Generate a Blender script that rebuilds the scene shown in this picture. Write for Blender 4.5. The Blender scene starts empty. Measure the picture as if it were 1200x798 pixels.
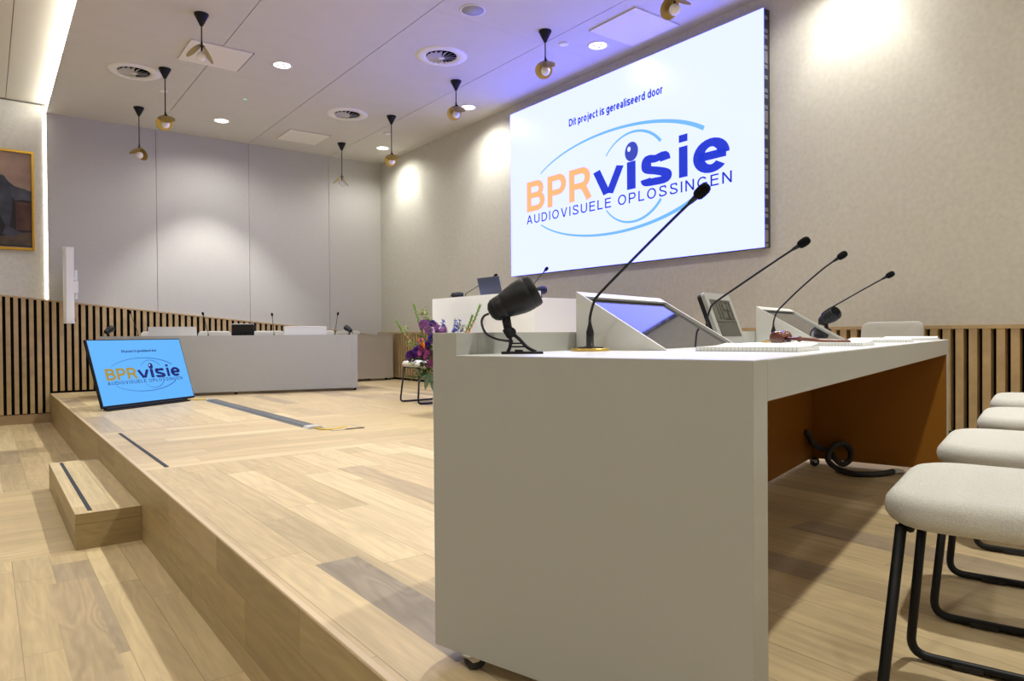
import bpy, bmesh, math, random
from mathutils import Vector, Matrix, Euler
random.seed(7)
PI = math.pi
SC = bpy.context.scene
COL = SC.collection
R = math.radians

# ------------------------------------------------------------------ materials
def new_mat(name):
    m = bpy.data.materials.new(name); m.use_nodes = True
    nt = m.node_tree; nt.nodes.clear()
    out = nt.nodes.new('ShaderNodeOutputMaterial')
    b = nt.nodes.new('ShaderNodeBsdfPrincipled')
    nt.links.new(b.outputs[0], out.inputs[0])
    return m, nt, b

def N(nt, t, **kw):
    n = nt.nodes.new(t)
    for k, v in kw.items(): setattr(n, k, v)
    return n

def plain(name, col, rough=0.5, metal=0.0, spec=0.5, noise=0.0, nscale=60, bump=0.0, bscale=300, coat=0.0, sheen=0.0):
    m, nt, b = new_mat(name)
    b.inputs['Base Color'].default_value = (*col, 1)
    b.inputs['Roughness'].default_value = rough
    b.inputs['Metallic'].default_value = metal
    b.inputs['Specular IOR Level'].default_value = spec
    b.inputs['Coat Weight'].default_value = coat
    b.inputs['Sheen Weight'].default_value = sheen
    if noise or bump:
        tc = N(nt, 'ShaderNodeTexCoord')
    if noise:
        n = N(nt, 'ShaderNodeTexNoise'); n.inputs['Scale'].default_value = nscale; n.inputs['Detail'].default_value = 4
        nt.links.new(tc.outputs['Object'], n.inputs['Vector'])
        mp = N(nt, 'ShaderNodeMapRange'); mp.inputs[1].default_value = 0.25; mp.inputs[2].default_value = 0.75
        mp.inputs[3].default_value = 1 - noise; mp.inputs[4].default_value = 1 + noise
        nt.links.new(n.outputs[0], mp.inputs[0])
        mx = N(nt, 'ShaderNodeVectorMath', operation='SCALE'); mx.inputs[0].default_value = col
        nt.links.new(mp.outputs[0], mx.inputs['Scale']); nt.links.new(mx.outputs[0], b.inputs['Base Color'])
    if bump:
        n2 = N(nt, 'ShaderNodeTexNoise'); n2.inputs['Scale'].default_value = bscale; n2.inputs['Detail'].default_value = 3
        nt.links.new(tc.outputs['Object'], n2.inputs['Vector'])
        bp = N(nt, 'ShaderNodeBump'); bp.inputs['Strength'].default_value = bump; bp.inputs['Distance'].default_value = 0.002
        nt.links.new(n2.outputs[0], bp.inputs['Height']); nt.links.new(bp.outputs[0], b.inputs['Normal'])
    return m

def emit(name, col, s=1.0, base=(0.0, 0.0, 0.0)):
    m, nt, b = new_mat(name)
    b.inputs['Base Color'].default_value = (*base, 1)
    b.inputs['Roughness'].default_value = 0.35
    b.inputs['Specular IOR Level'].default_value = 0.2
    b.inputs['Emission Color'].default_value = (*col, 1)
    b.inputs['Emission Strength'].default_value = s
    return m

def wood(name, axes, row=0.17, length=1.15, tones=None, mortar=0.0012, rough=0.42, off=(0, 0), figure=0.5):
    """oak boards; axes = (axis along the board, axis across it) in world space"""
    m, nt, b = new_mat(name)
    L = nt.links.new
    geo = N(nt, 'ShaderNodeNewGeometry')
    sp = N(nt, 'ShaderNodeSeparateXYZ'); L(geo.outputs['Position'], sp.inputs[0])
    cb = N(nt, 'ShaderNodeCombineXYZ')
    L(sp.outputs['XYZ'.index(axes[0])], cb.inputs[0]); L(sp.outputs['XYZ'.index(axes[1])], cb.inputs[1])
    ad = N(nt, 'ShaderNodeVectorMath', operation='ADD'); ad.inputs[1].default_value = (off[0] + 40.0, off[1] + 40.0, 0)
    L(cb.outputs[0], ad.inputs[0])
    br = N(nt, 'ShaderNodeTexBrick'); br.offset = 0.37; br.offset_frequency = 2; br.squash = 0.72; br.squash_frequency = 3
    br.inputs['Scale'].default_value = 1.0
    br.inputs['Color1'].default_value = (0, 0, 0, 1); br.inputs['Color2'].default_value = (1, 1, 1, 1)
    br.inputs['Mortar'].default_value = (0.3, 0.3, 0.3, 1)
    br.inputs['Mortar Size'].default_value = mortar; br.inputs['Mortar Smooth'].default_value = 0.0
    br.inputs['Bias'].default_value = 0.0
    br.inputs['Brick Width'].default_value = length; br.inputs['Row Height'].default_value = row
    L(ad.outputs[0], br.inputs['Vector'])
    tones = tones or [(0.0, (0.36, 0.285, 0.19)), (0.06, (0.44, 0.345, 0.205)), (0.25, (0.51, 0.40, 0.225)), (0.5, (0.55, 0.43, 0.245)),
                      (0.7, (0.53, 0.405, 0.23)), (0.88, (0.60, 0.475, 0.275)), (1.0, (0.64, 0.52, 0.31))]
    cr = N(nt, 'ShaderNodeValToRGB')
    e = cr.color_ramp.elements
    while len(e) < len(tones): e.new(0.5)
    for i, (p, c) in enumerate(tones):
        e[i].position = p; e[i].color = (*c, 1)
    L(br.outputs['Color'], cr.inputs[0])
    # grain: shifted per board
    sh = N(nt, 'ShaderNodeVectorMath', operation='MULTIPLY_ADD')
    L(br.outputs['Color'], sh.inputs[0]); sh.inputs[1].default_value = (13.0, 7.0, 5.0); L(ad.outputs[0], sh.inputs[2])
    st = N(nt, 'ShaderNodeVectorMath', operation='MULTIPLY'); st.inputs[1].default_value = (1.6, 26.0, 1.0); L(sh.outputs[0], st.inputs[0])
    g1 = N(nt, 'ShaderNodeTexNoise'); g1.inputs['Scale'].default_value = 1.0; g1.inputs['Detail'].default_value = 7; g1.inputs['Roughness'].default_value = 0.65
    L(st.outputs[0], g1.inputs['Vector'])
    # cathedral figure
    st2 = N(nt, 'ShaderNodeVectorMath', operation='MULTIPLY'); st2.inputs[1].default_value = (0.75, 5.5, 1.0); L(sh.outputs[0], st2.inputs[0])
    w = N(nt, 'ShaderNodeTexNoise'); w.inputs['Scale'].default_value = 1.3; w.inputs['Detail'].default_value = 2; w.inputs['Distortion'].default_value = 0.5
    L(st2.outputs[0], w.inputs['Vector'])
    mm = N(nt, 'ShaderNodeMath', operation='MULTIPLY'); mm.inputs[1].default_value = 60.0; L(w.outputs[0], mm.inputs[0])
    si = N(nt, 'ShaderNodeMath', operation='SINE'); L(mm.outputs[0], si.inputs[0])
    f1 = N(nt, 'ShaderNodeMapRange'); f1.inputs[1].default_value = -1; f1.inputs[2].default_value = 1; f1.inputs[3].default_value = 1 - 0.12 * figure; f1.inputs[4].default_value = 1 + 0.06 * figure
    L(si.outputs[0], f1.inputs[0])
    f2 = N(nt, 'ShaderNodeMapRange'); f2.inputs[1].default_value = 0.3; f2.inputs[2].default_value = 0.72; f2.inputs[3].default_value = 0.82; f2.inputs[4].default_value = 1.13
    L(g1.outputs[0], f2.inputs[0])
    pr = N(nt, 'ShaderNodeMath', operation='MULTIPLY'); L(f1.outputs[0], pr.inputs[0]); L(f2.outputs[0], pr.inputs[1])
    mfac = N(nt, 'ShaderNodeMapRange'); mfac.inputs[3].default_value = 1.0; mfac.inputs[4].default_value = 0.55
    L(br.outputs['Fac'], mfac.inputs[0])
    pr2 = N(nt, 'ShaderNodeMath', operation='MULTIPLY'); L(pr.outputs[0], pr2.inputs[0]); L(mfac.outputs[0], pr2.inputs[1])
    sc = N(nt, 'ShaderNodeVectorMath', operation='SCALE'); L(cr.outputs[0], sc.inputs[0]); L(pr2.outputs[0], sc.inputs['Scale'])
    L(sc.outputs[0], b.inputs['Base Color'])
    b.inputs['Roughness'].default_value = rough
    b.inputs['Specular IOR Level'].default_value = 0.35
    bp = N(nt, 'ShaderNodeBump'); bp.inputs['Strength'].default_value = 0.12; bp.inputs['Distance'].default_value = 0.002
    L(pr2.outputs[0], bp.inputs['Height']); L(bp.outputs[0], b.inputs['Normal'])
    return m

M = {}
M['floorY'] = wood('oak_boards_lengthwise', 'YX', row=0.163, length=1.35, off=(0.25, 0.0))
M['floorX'] = wood('oak_boards_crosswise', 'XY', row=0.171, length=1.6, off=(0.4, 0.0), figure=0.3)
M['riser'] = wood('oak_riser_boards', 'YZ', row=0.175, length=1.25, off=(0.0, 0.04),  # oak tones lowered to paint in the poor light on the riser
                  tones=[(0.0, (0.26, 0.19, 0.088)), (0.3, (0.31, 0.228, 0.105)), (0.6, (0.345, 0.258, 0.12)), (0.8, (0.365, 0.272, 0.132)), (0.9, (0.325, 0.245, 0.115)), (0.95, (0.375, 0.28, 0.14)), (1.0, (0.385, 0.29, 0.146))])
M['stepend'] = wood('oak_step_end', 'XZ', row=0.14, length=1.25, off=(0.0, 0.02),  # upright end of the same oak, shade put into the tones
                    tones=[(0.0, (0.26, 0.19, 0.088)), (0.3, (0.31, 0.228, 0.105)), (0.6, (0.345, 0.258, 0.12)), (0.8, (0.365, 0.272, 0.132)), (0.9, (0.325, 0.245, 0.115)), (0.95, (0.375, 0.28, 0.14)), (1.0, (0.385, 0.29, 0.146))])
M['steptop'] = wood('oak_step_top', 'YX', row=0.20, length=3.0, off=(0.3, 0.215))
M['slat'] = plain('oak_slat', (0.45, 0.325, 0.165), 0.5, noise=0.16, nscale=9, bump=0.05)
M['gap'] = plain('black_felt_backing', (0.006, 0.005, 0.005), 0.95, spec=0.1)
M['plinth'] = plain('oak_plinth', (0.33, 0.225, 0.12), 0.5, noise=0.15, nscale=6)
M['wall'] = plain('beige_felt_wall', (0.555, 0.542, 0.475), 0.95, spec=0.1, noise=0.07, nscale=28, bump=0.35, bscale=160)
M['panel'] = plain('greige_fabric_panel', (0.50, 0.492, 0.465), 0.95, spec=0.1, noise=0.03, nscale=50, bump=0.15, bscale=400)
M['ceil'] = plain('greige_ceiling_panel', (0.595, 0.578, 0.53), 0.9, spec=0.15, noise=0.02, nscale=5)
M['ceilL'] = plain('cream_ceiling_panel', (0.55, 0.52, 0.45), 0.9, spec=0.15)
M['seam'] = plain('dark_seam', (0.12, 0.11, 0.10), 0.9)
M['white'] = plain('white_lacquer', (0.72, 0.72, 0.69), 0.4)
M['consolewhite'] = plain('pale_grey_lacquer', (0.56, 0.565, 0.53), 0.4)
M['litwhite'] = plain('white_laminate_lit', (0.86, 0.89, 0.925), 0.3)  # white laminate made brighter and cooler for the spot and LED light on it
M['whitefix'] = plain('white_fitting', (0.78, 0.76, 0.72), 0.4)
M['desk'] = plain('warm_grey_laminate', (0.36, 0.363, 0.328), 0.38, spec=0.4, noise=0.015, nscale=200, bump=0.02, bscale=900)
M['top'] = plain('grey_laminate_top_lit', (0.75, 0.77, 0.79), 0.3, spec=0.5)  # desk laminate lightened and blued for the light falling on the tops
M['orange'] = plain('ochre_lining', (0.25, 0.098, 0.007), 0.5, spec=0.3)
M['black'] = plain('black_plastic', (0.005, 0.005, 0.006), 0.5, spec=0.3)
M['blackmetal'] = plain('black_powder_coat', (0.006, 0.0065, 0.007), 0.5, spec=0.3)
M['rubber'] = plain('black_rubber', (0.02, 0.02, 0.02), 0.7)
M['foam'] = plain('black_foam', (0.006, 0.006, 0.007), 0.95, spec=0.1, bump=0.8, bscale=900)
M['brass'] = plain('brushed_brass', (0.55, 0.37, 0.10), 0.35, metal=0.9)
M['brassin'] = plain('satin_gold_disc', (0.44, 0.32, 0.09), 0.32, metal=0.8)
M['opal'] = plain('opal_glass', (0.85, 0.83, 0.80), 0.25)
M['steel'] = plain('satin_steel', (0.5, 0.5, 0.48), 0.3, metal=1.0)
M['alu'] = plain('silver_aluminium', (0.34, 0.34, 0.35), 0.45, metal=0.7)
M['fabric'] = plain('oatmeal_wool', (0.53, 0.525, 0.475), 0.95, spec=0.1, noise=0.18, nscale=420, bump=0.9, bscale=520, sheen=0.2)
M['paper'] = plain('squared_paper', (0.78, 0.77, 0.72), 0.8)
M['cover'] = plain('olive_card_cover', (0.12, 0.11, 0.035), 0.5)
M['cover2'] = plain('violet_card', (0.08, 0.055, 0.16), 0.5)
M['mahogany'] = plain('dark_red_mahogany', (0.105, 0.025, 0.012), 0.25, coat=0.6, noise=0.3, nscale=40)
M['lcd'] = plain('grey_green_lcd', (0.055, 0.058, 0.046), 0.2, spec=0.5)
M['lcdink'] = plain('lcd_segments', (0.018, 0.018, 0.014), 0.3)
M['silver'] = plain('silver_plastic', (0.34, 0.34, 0.325), 0.4, metal=0.2)
M['glass'] = plain('switched_off_screen', (0.012, 0.014, 0.02), 0.04, spec=0.7, coat=0.3)
M['bezel'] = plain('dark_screen_bezel', (0.02, 0.022, 0.03), 0.15)
M['duct'] = plain('grey_cable_ramp', (0.16, 0.175, 0.19), 0.45)
M['ductend'] = plain('light_grey_ramp_end', (0.48, 0.48, 0.46), 0.4)
M['ductgroove'] = plain('dark_ramp_groove', (0.03, 0.033, 0.038), 0.6)
M['yellow'] = plain('yellow_cable_jacket', (0.62, 0.46, 0.02), 0.45)
M['laptop'] = plain('blue_grey_aluminium', (0.10, 0.105, 0.14), 0.35, metal=0.6)
M['gold'] = plain('gilt_frame', (0.62, 0.38, 0.05), 0.32, metal=0.85)
M['ribbed'] = plain('beige_ribbed_panel', (0.43, 0.39, 0.32), 0.6, noise=0.02)
M['ledcase'] = plain('dark_led_cabinet', (0.03, 0.032, 0.055), 0.4)

def blueribs():
    # squared paper edges: pale sheets with a blue grid line every 5 mm reaching the cut edge
    m, nt, b = new_mat('squared_paper_block')
    L = nt.links.new
    tc = N(nt, 'ShaderNodeTexCoord'); sp = N(nt, 'ShaderNodeSeparateXYZ'); L(tc.outputs['Object'], sp.inputs[0])
    res = None
    for k in (0, 1):
        md = N(nt, 'ShaderNodeMath', operation='FRACT'); mu = N(nt, 'ShaderNodeMath', operation='MULTIPLY'); mu.inputs[1].default_value = 1 / 0.010
        of = N(nt, 'ShaderNodeMath', operation='ADD'); of.inputs[1].default_value = 0.0037
        L(sp.outputs[k], of.inputs[0]); L(of.outputs[0], mu.inputs[0]); L(mu.outputs[0], md.inputs[0])
        lt = N(nt, 'ShaderNodeMath', operation='LESS_THAN'); lt.inputs[1].default_value = 0.13; L(md.outputs[0], lt.inputs[0])
        if res is None: res = lt
        else:
            mx = N(nt, 'ShaderNodeMath', operation='MAXIMUM'); L(res.outputs[0], mx.inputs[0]); L(lt.outputs[0], mx.inputs[1]); res = mx
    mix = N(nt, 'ShaderNodeMix', data_type='RGBA'); L(res.outputs[0], mix.inputs[0])
    mix.inputs[6].default_value = (0.74, 0.73, 0.68, 1); mix.inputs[7].default_value = (0.30, 0.42, 0.62, 1)
    L(mix.outputs[2], b.inputs['Base Color']); b.inputs['Roughness'].default_value = 0.8
    return m
M['grid'] = blueribs()

# emission
M['led_white'] = emit('led_white', (0.84, 0.93, 5.4), 1.0)
M['led_blue'] = emit('led_royal_blue', (0.018, 0.045, 0.66), 1.0)
M['led_navy'] = emit('led_navy', (0.012, 0.035, 0.38), 1.0)
M['led_orange'] = emit('led_orange', (1.0, 0.53, 0.22), 1.0)
M['led_sky'] = emit('led_sky_blue', (0.19, 0.52, 1.0), 1.0)
M['led_eye'] = emit('led_eye_blue', (0.045, 0.07, 0.52), 1.0)
M['led_glint'] = emit('led_glint', (0.85, 0.95, 1.2), 1.0)
M['tv_bg'] = emit('tv_sky_background', (0.13, 0.47, 1.0), 1.0)
M['tv_orange'] = emit('tv_ochre', (0.40, 0.28, 0.035), 1.0)
M['tv_navy'] = emit('tv_navy', (0.008, 0.016, 0.16), 1.0)
M['tv_line'] = emit('tv_thin_line', (0.035, 0.14, 0.50), 1.0)
M['lamp'] = emit('lit_downlight_lens', (1.0, 0.96, 0.90), 6.0)
M['cove'] = emit('lit_cove_strip', (1.0, 0.965, 0.88), 14.0)
M['green'] = emit('green_indicator', (0.1, 0.9, 0.35), 1.5)

# ------------------------------------------------------------------ mesh helpers
def bx(bm, lo, hi, mi=0, bevel=0.0):
    r = bmesh.ops.create_cube(bm, size=1.0)
    vs = r['verts']
    for v in vs:
        v.co = Vector([lo[i] + (v.co[i] + 0.5) * (hi[i] - lo[i]) for i in range(3)])
    fs = set(f for v in vs for f in v.link_faces)
    for f in fs: f.material_index = mi
    if bevel > 0:
        es = list(set(e for v in vs for e in v.link_edges))
        bmesh.ops.bevel(bm, geom=es, offset=bevel, segments=2, affect='EDGES', profile=0.5, material=-1)
    return vs

def prism(bm, poly, axis, a, b, mi=0):
    """poly: 2-D outline; extruded along axis (0/1/2) from a to b"""
    def P(p, t):
        c = list(p); c.insert(axis, t); return Vector(c)
    v0 = [bm.verts.new(P(p, a)) for p in poly]; v1 = [bm.verts.new(P(p, b)) for p in poly]
    n = len(poly); fs = [bm.faces.new(v0), bm.faces.new(v1[::-1])]
    for i in range(n):
        fs.append(bm.faces.new([v0[i], v1[i], v1[(i + 1) % n], v0[(i + 1) % n]]))
    for f in fs: f.material_index = mi
    bmesh.ops.recalc_face_normals(bm, faces=fs)
    return v0 + v1

def lathe(bm, prof, mat=None, seg=20, mi=0, cap=True):
    """prof: (r, z) list, revolved about z, then moved by mat"""
    mat = mat or Matrix.Identity(4)
    rings = []
    for r, z in prof:
        if r < 1e-6: rings.append([bm.verts.new(mat @ Vector((0, 0, z)))])
        else: rings.append([bm.verts.new(mat @ Vector((r * math.cos(2 * PI * k / seg), r * math.sin(2 * PI * k / seg), z))) for k in range(seg)])
    fs = []
    for a, b in zip(rings, rings[1:]):
        for k in range(seg):
            k2 = (k + 1) % seg
            if len(a) == 1 and len(b) == 1: continue
            if len(a) == 1: fs.append(bm.faces.new([a[0], b[k2], b[k]]))
            elif len(b) == 1: fs.append(bm.faces.new([a[k], a[k2], b[0]]))
            else: fs.append(bm.faces.new([a[k], a[k2], b[k2], b[k]]))
    if cap:
        for rg in (rings[0], rings[-1]):
            if len(rg) > 1: fs.append(bm.faces.new(rg))
    for f in fs: f.material_index = mi; f.smooth = True
    bmesh.ops.recalc_face_normals(bm, faces=fs)
    return fs

def spline(pts, n=8):
    pts = [Vector(p) for p in pts]; P = [pts[0]] + pts + [pts[-1]]; out = []
    for i in range(1, len(P) - 2):
        for k in range(n):
            t = k / n; a, b, c, d = P[i - 1], P[i], P[i + 1], P[i + 2]
            out.append(0.5 * ((2 * b) + (c - a) * t + (2 * a - 5 * b + 4 * c - d) * t * t + (3 * b - a - 3 * c + d) * t ** 3))
    out.append(pts[-1]); return out

def fillet(pts, r, n=6):
    """polyline with rounded corners"""
    pts = [Vector(p) for p in pts]; out = [pts[0]]
    for a, b, c in zip(pts, pts[1:], pts[2:]):
        d1 = (a - b); d2 = (c - b); rr = min(r, d1.length * 0.45, d2.length * 0.45)
        p, q = b + d1.normalized() * rr, b + d2.normalized() * rr
        for k in range(n + 1):
            t = k / n; out.append((1 - t) ** 2 * p + 2 * t * (1 - t) * b + t * t * q)
    out.append(pts[-1]); return out

def tube(bm, pts, r, seg=8, mi=0, caps=True):
    pts = [Vector(p) for p in pts]
    rs = r if isinstance(r, (list, tuple)) else [r] * len(pts)
    t0 = (pts[1] - pts[0]).normalized()
    u = t0.orthogonal().normalized(); rings = []
    for i, p in enumerate(pts):
        t = (pts[min(i + 1, len(pts) - 1)] - pts[max(i - 1, 0)]).normalized()
        u = (u - t * u.dot(t)).normalized(); v = t.cross(u)
        rings.append([bm.verts.new(p + (u * math.cos(2 * PI * k / seg) + v * math.sin(2 * PI * k / seg)) * rs[i]) for k in range(seg)])
    fs = []
    for a, b in zip(rings, rings[1:]):
        for k in range(seg):
            fs.append(bm.faces.new([a[k], a[(k + 1) % seg], b[(k + 1) % seg], b[k]]))
    if caps:
        fs.append(bm.faces.new(rings[0][::-1])); fs.append(bm.faces.new(rings[-1]))
    for f in fs: f.smooth = True; f.material_index = mi
    bmesh.ops.recalc_face_normals(bm, faces=fs)

def rrect(w, d, r, n=6):
    out = []
    for cx, cy, a0 in ((w / 2 - r, d / 2 - r, 0), (-w / 2 + r, d / 2 - r, 90), (-w / 2 + r, -d / 2 + r, 180), (w / 2 - r, -d / 2 + r, 270)):
        for k in range(n + 1):
            a = R(a0 + 90 * k / n); out.append((cx + r * math.cos(a), cy + r * math.sin(a)))
    return out

def cushion(bm, w, d, h, rc, crown=0.01, mat=None, curve=0.0, mi=0):
    """puffy pad: rounded-rectangle rings stacked over a rounded profile"""
    mat = mat or Matrix.Identity(4)
    prof = []
    for k in range(9):
        a = -PI / 2 + PI * k / 8
        prof.append((h * 0.5 * (1 - math.cos(a)) , h / 2 * math.sin(a)))
    rings = []
    def pt(x, y, z):
        zz = z + (crown * (1 - min(1, (2 * x / w) ** 2)) * (1 - min(1, (2 * y / d) ** 2)) if z > 0 else 0)
        return mat @ Vector((x, y, zz + curve * (2 * x / w) ** 2))
    for ins, z in prof:
        rings.append([bm.verts.new(pt(x, y, z)) for x, y in rrect(w - 2 * ins, d - 2 * ins, max(rc - ins, 0.004))])
    extra_top = [[bm.verts.new(pt(x * s, y * s, h / 2)) for x, y in rrect(w - h, d - h, max(rc - h / 2, 0.004))] for s in (0.75, 0.45, 0.15)]
    rings += extra_top; fs = []
    n = len(rings[0])
    for a, b in zip(rings, rings[1:]):
        for k in range(n): fs.append(bm.faces.new([a[k], a[(k + 1) % n], b[(k + 1) % n], b[k]]))
    fs.append(bm.faces.new(rings[0][::-1])); fs.append(bm.faces.new(rings[-1]))
    for f in fs: f.smooth = True; f.material_index = mi
    bmesh.ops.recalc_face_normals(bm, faces=fs)

def obj(name, bm, mats, parent=None, smooth=None):
    me = bpy.data.meshes.new(name); bm.to_mesh(me); bm.free()
    for m in (mats if isinstance(mats, (list, tuple)) else [mats]): me.materials.append(m)
    o = bpy.data.objects.new(name, me); COL.objects.link(o)
    if parent: o.parent = parent
    return o

def BM(): return bmesh.new()

def thing(name, label, cat, loc=(0, 0, 0), rz=0.0, group=None):
    o = bpy.data.objects.new(name, None); COL.objects.link(o); o.empty_display_size = 0.1
    o.location = loc; o.rotation_euler = (0, 0, rz)
    o['label'] = label; o['category'] = cat
    if group: o['group'] = group
    return o

def tag(o, label, cat, group=None):
    o['label'] = label; o['category'] = cat
    if group: o['group'] = group
    return o

def struct(name, bm, mats, parent=None):
    o = obj(name, bm, mats, parent)
    if not parent: o['kind'] = 'structure'
    return o

def dup(root, loc=None, rz=None, label=None, group=None):
    r = root.copy(); COL.objects.link(r)
    if loc is not None: r.location = loc
    if rz is not None: r.rotation_euler = (0, 0, rz)
    if label: r['label'] = label
    if group: r['group'] = group
    for ch in list(root.children):
        c = ch.copy(); COL.objects.link(c); c.parent = r
        for g in list(ch.children):
            d = g.copy(); COL.objects.link(d); d.parent = c
    return r

def _arc(cx, cy, rx, ry, a0, a1, n=14):
    return [(cx + rx * math.cos(R(a0 + (a1 - a0) * k / n)), cy + ry * math.sin(R(a0 + (a1 - a0) * k / n))) for k in range(n + 1)]
def glyph(c, w):
    """plain grotesque letter: (advance width, centre-line strokes) for cap height 1 and stroke width w"""
    h = w / 2; X = 0.74                                       # lower-case height
    stem = lambda x, a=0.0, b=1.0: [(x, a), (x, b)]
    if c == 'A': return 0.80, [[(h * 1.05, 0), (0.40 - h * .15, 1)], [(0.80 - h * 1.05, 0), (0.40 + h * .15, 1)], [(0.17, 0.33), (0.63, 0.33)]]
    if c == 'B': return 0.72, [stem(h), [(h, h)] + _arc(0.42, (h + .53) / 2, 0.30 - h, (.53 - h) / 2, -90, 90) + [(h, .53)], [(h, .53)] + _arc(0.40, (1.53 - h) / 2, 0.275 - h, (.47 - h) / 2, -90, 90) + [(h, 1 - h)]]
    if c == 'D': return 0.76, [stem(h), [(h, h)] + _arc(0.33, 0.5, 0.43 - h, 0.5 - h, -90, 90, 20) + [(h, 1 - h)]]
    if c == 'E': return 0.66, [stem(h), [(h, h), (0.66, h)], [(h, .53), (0.61, .53)], [(h, 1 - h), (0.64, 1 - h)]]
    if c == 'G': return 0.82, [_arc(0.42, 0.5, 0.42 - h, 0.51 - h, 38, 325, 26) + [(0.82 - h, .17), (0.82 - h, .48)], [(0.44, .48 - h), (0.82, .48 - h)]]
    if c == 'I': return w, [stem(h)]
    if c == 'L': return 0.58, [stem(h), [(h, h), (0.58, h)]]
    if c == 'N': return 0.74, [stem(h), stem(0.74 - h), [(h * 1.1, 1 - h * .6), (0.74 - h * 1.1, h * .6)]]
    if c == 'O': return 0.86, [_arc(0.43, 0.5, 0.43 - h, 0.51 - h, 0, 360, 30)]
    if c == 'P': return 0.70, [stem(h), [(h, .44)] + _arc(0.42, (1.44 - h) / 2, 0.28 - h, (.56 - h) / 2, -90, 90) + [(h, 1 - h)]]
    if c == 'R': return 0.80, [stem(h), [(h, .45)] + _arc(0.44, (1.45 - h) / 2, 0.29 - h, (.55 - h) / 2, -90, 90) + [(h, 1 - h)], [(0.40, .45), (0.52, .36), (0.80 - h * 1.1, 0)]]
    if c == 'S': return 0.72, [[tuple(p[:2]) for p in spline([(h, .29, 0), (0.13, h * 1.3 + .02, 0), (0.36, h, 0), (0.61, .14, 0), (0.63, .33, 0), (0.42, .48, 0), (0.2, .57, 0), (0.08 + h * .5, .74, 0), (0.17, .92, 0), (0.36, 1 - h, 0), (0.57, .93, 0), (0.68 - h, .74, 0)], 5)]]
    if c == 'U': return 0.74, [[(h, 1)] + _arc(0.37, 0.35, 0.37 - h, 0.36 - h, 180, 360, 16) + [(0.74 - h, 1)]]
    if c == 'V': return 0.80, [[(h * 1.05, 1), (0.40 - h * .15, 0)], [(0.80 - h * 1.05, 1), (0.40 + h * .15, 0)]]
    if c == 'i': return w, [stem(h, 0, X), stem(h, .86, 1)]
    if c == 'l': return w, [stem(h)]
    if c == 't': return 0.34, [[(0.06 + h, .95)] + _arc(0.06 + h + .12, h + .10, .12, .10, 180, 275, 6) + [(0.33, h)], [(0, X - h), (0.33, X - h)]]
    if c == 'j': return w + .10, [[(.10 + h, X), (.10 + h, -.10)] + _arc(.02 + h, -.12, .08, .09, 0, -90, 6), stem(.10 + h, .86, 1)]
    if c == 'r': return 0.36, [stem(h, 0, X), [(h, .48)] + _arc(h + .2, .48, .2, X - .48 - h, 180, 80, 8)]
    if c in 'opdgeca':
        e = _arc(0.30, X / 2, 0.30 - h, X / 2 - h + .01, 0, 360, 24)
        if c == 'o': return 0.60, [e]
        if c == 'p': return 0.60, [e, stem(h, -.22, X)]
        if c == 'd': return 0.60, [e, stem(.60 - h)]
        if c == 'g': return 0.60, [e, [(.60 - h, X), (.60 - h, -.04)] + _arc(.30, -.04, .30 - h, .17, 0, -165, 10)]
        if c == 'c': return 0.56, [_arc(0.30, X / 2, 0.30 - h, X / 2 - h + .01, 45, 315, 20)]
        if c == 'e': return 0.60, [_arc(0.30, X / 2, 0.30 - h, X / 2 - h + .01, 0, 318, 24), [(h, X / 2), (.60 - h * .6, X / 2)]]
        if c == 'a': return 0.56, [_arc(0.26, .22, 0.26 - h, .22 - h + .005, 0, 360, 18), [(.50 - h + .02, 0), (.50 - h + .02, .5)] + _arc(.28, .5, .24 - h, X - .5 - h, 0, 160, 8)]
    if c == 's': return 0.54, [[tuple(p[:2]) for p in spline([(h, .20, 0), (0.12, h + .02, 0), (0.27, h, 0), (0.45, .10, 0), (0.46, .24, 0), (0.30, .345, 0), (0.14, .42, 0), (0.07 + h * .4, .54, 0), (0.14, .68, 0), (0.27, X - h, 0), (0.42, .68, 0), (0.50 - h * .5, .55, 0)], 5)]]
    return 0.3, []
def ribbon(bm, pts, w):
    pts = [Vector((p[0], p[1], 0)) for p in pts]; q = [pts[0]]
    for p in pts[1:]:
        if (p - q[-1]).length > 1e-5: q.append(p)
    pts = q; n = len(pts); closed = n > 3 and (pts[0] - pts[-1]).length < 1e-4
    if closed: pts = pts[:-1]; n -= 1
    prs = []
    for i, p in enumerate(pts):
        a = pts[(i - 1) % n] if (closed or i > 0) else None; b = pts[(i + 1) % n] if (closed or i < n - 1) else None
        d1 = (p - a).normalized() if a is not None else None; d2 = (b - p).normalized() if b is not None else None
        d1 = d1 if d1 is not None else d2; d2 = d2 if d2 is not None else d1
        t = (d1 + d2); t = t.normalized() if t.length > 1e-6 else d1
        m = min(1.6, 1 / max(0.3, t.dot(d1))); nr = Vector((-t.y, t.x, 0)) * (w / 2 * m)
        prs.append((bm.verts.new(p - nr), bm.verts.new(p + nr)))
    if closed: prs.append(prs[0])
    for a, b in zip(prs, prs[1:]): bm.faces.new([a[0], b[0], b[1], a[1]])
def words(s, rect, w, gap=0.16, space=0.34):
    """words of s as separate flat meshes fitted into rect = (x0, x1, baseline, cap height line)"""
    x = 0.0; out = []
    for wd in s.split(' '):
        bm = BM()
        for ch in wd:
            adv, st = glyph(ch, w)
            for k in st: ribbon(bm, [(x + p[0], p[1]) for p in k], w)
            x += adv + gap
        x += space - gap; out.append(bm)
    tot = x - space
    for bm in out:
        for v in bm.verts: v.co = Vector((rect[0] + v.co.x * (rect[1] - rect[0]) / tot, rect[2] + v.co.y * (rect[3] - rect[2]), 0))
    return out

def join(bm, other):
    me = bpy.data.meshes.new('t'); other.to_mesh(me); other.free(); bm.from_mesh(me); bpy.data.meshes.remove(me)

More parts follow.
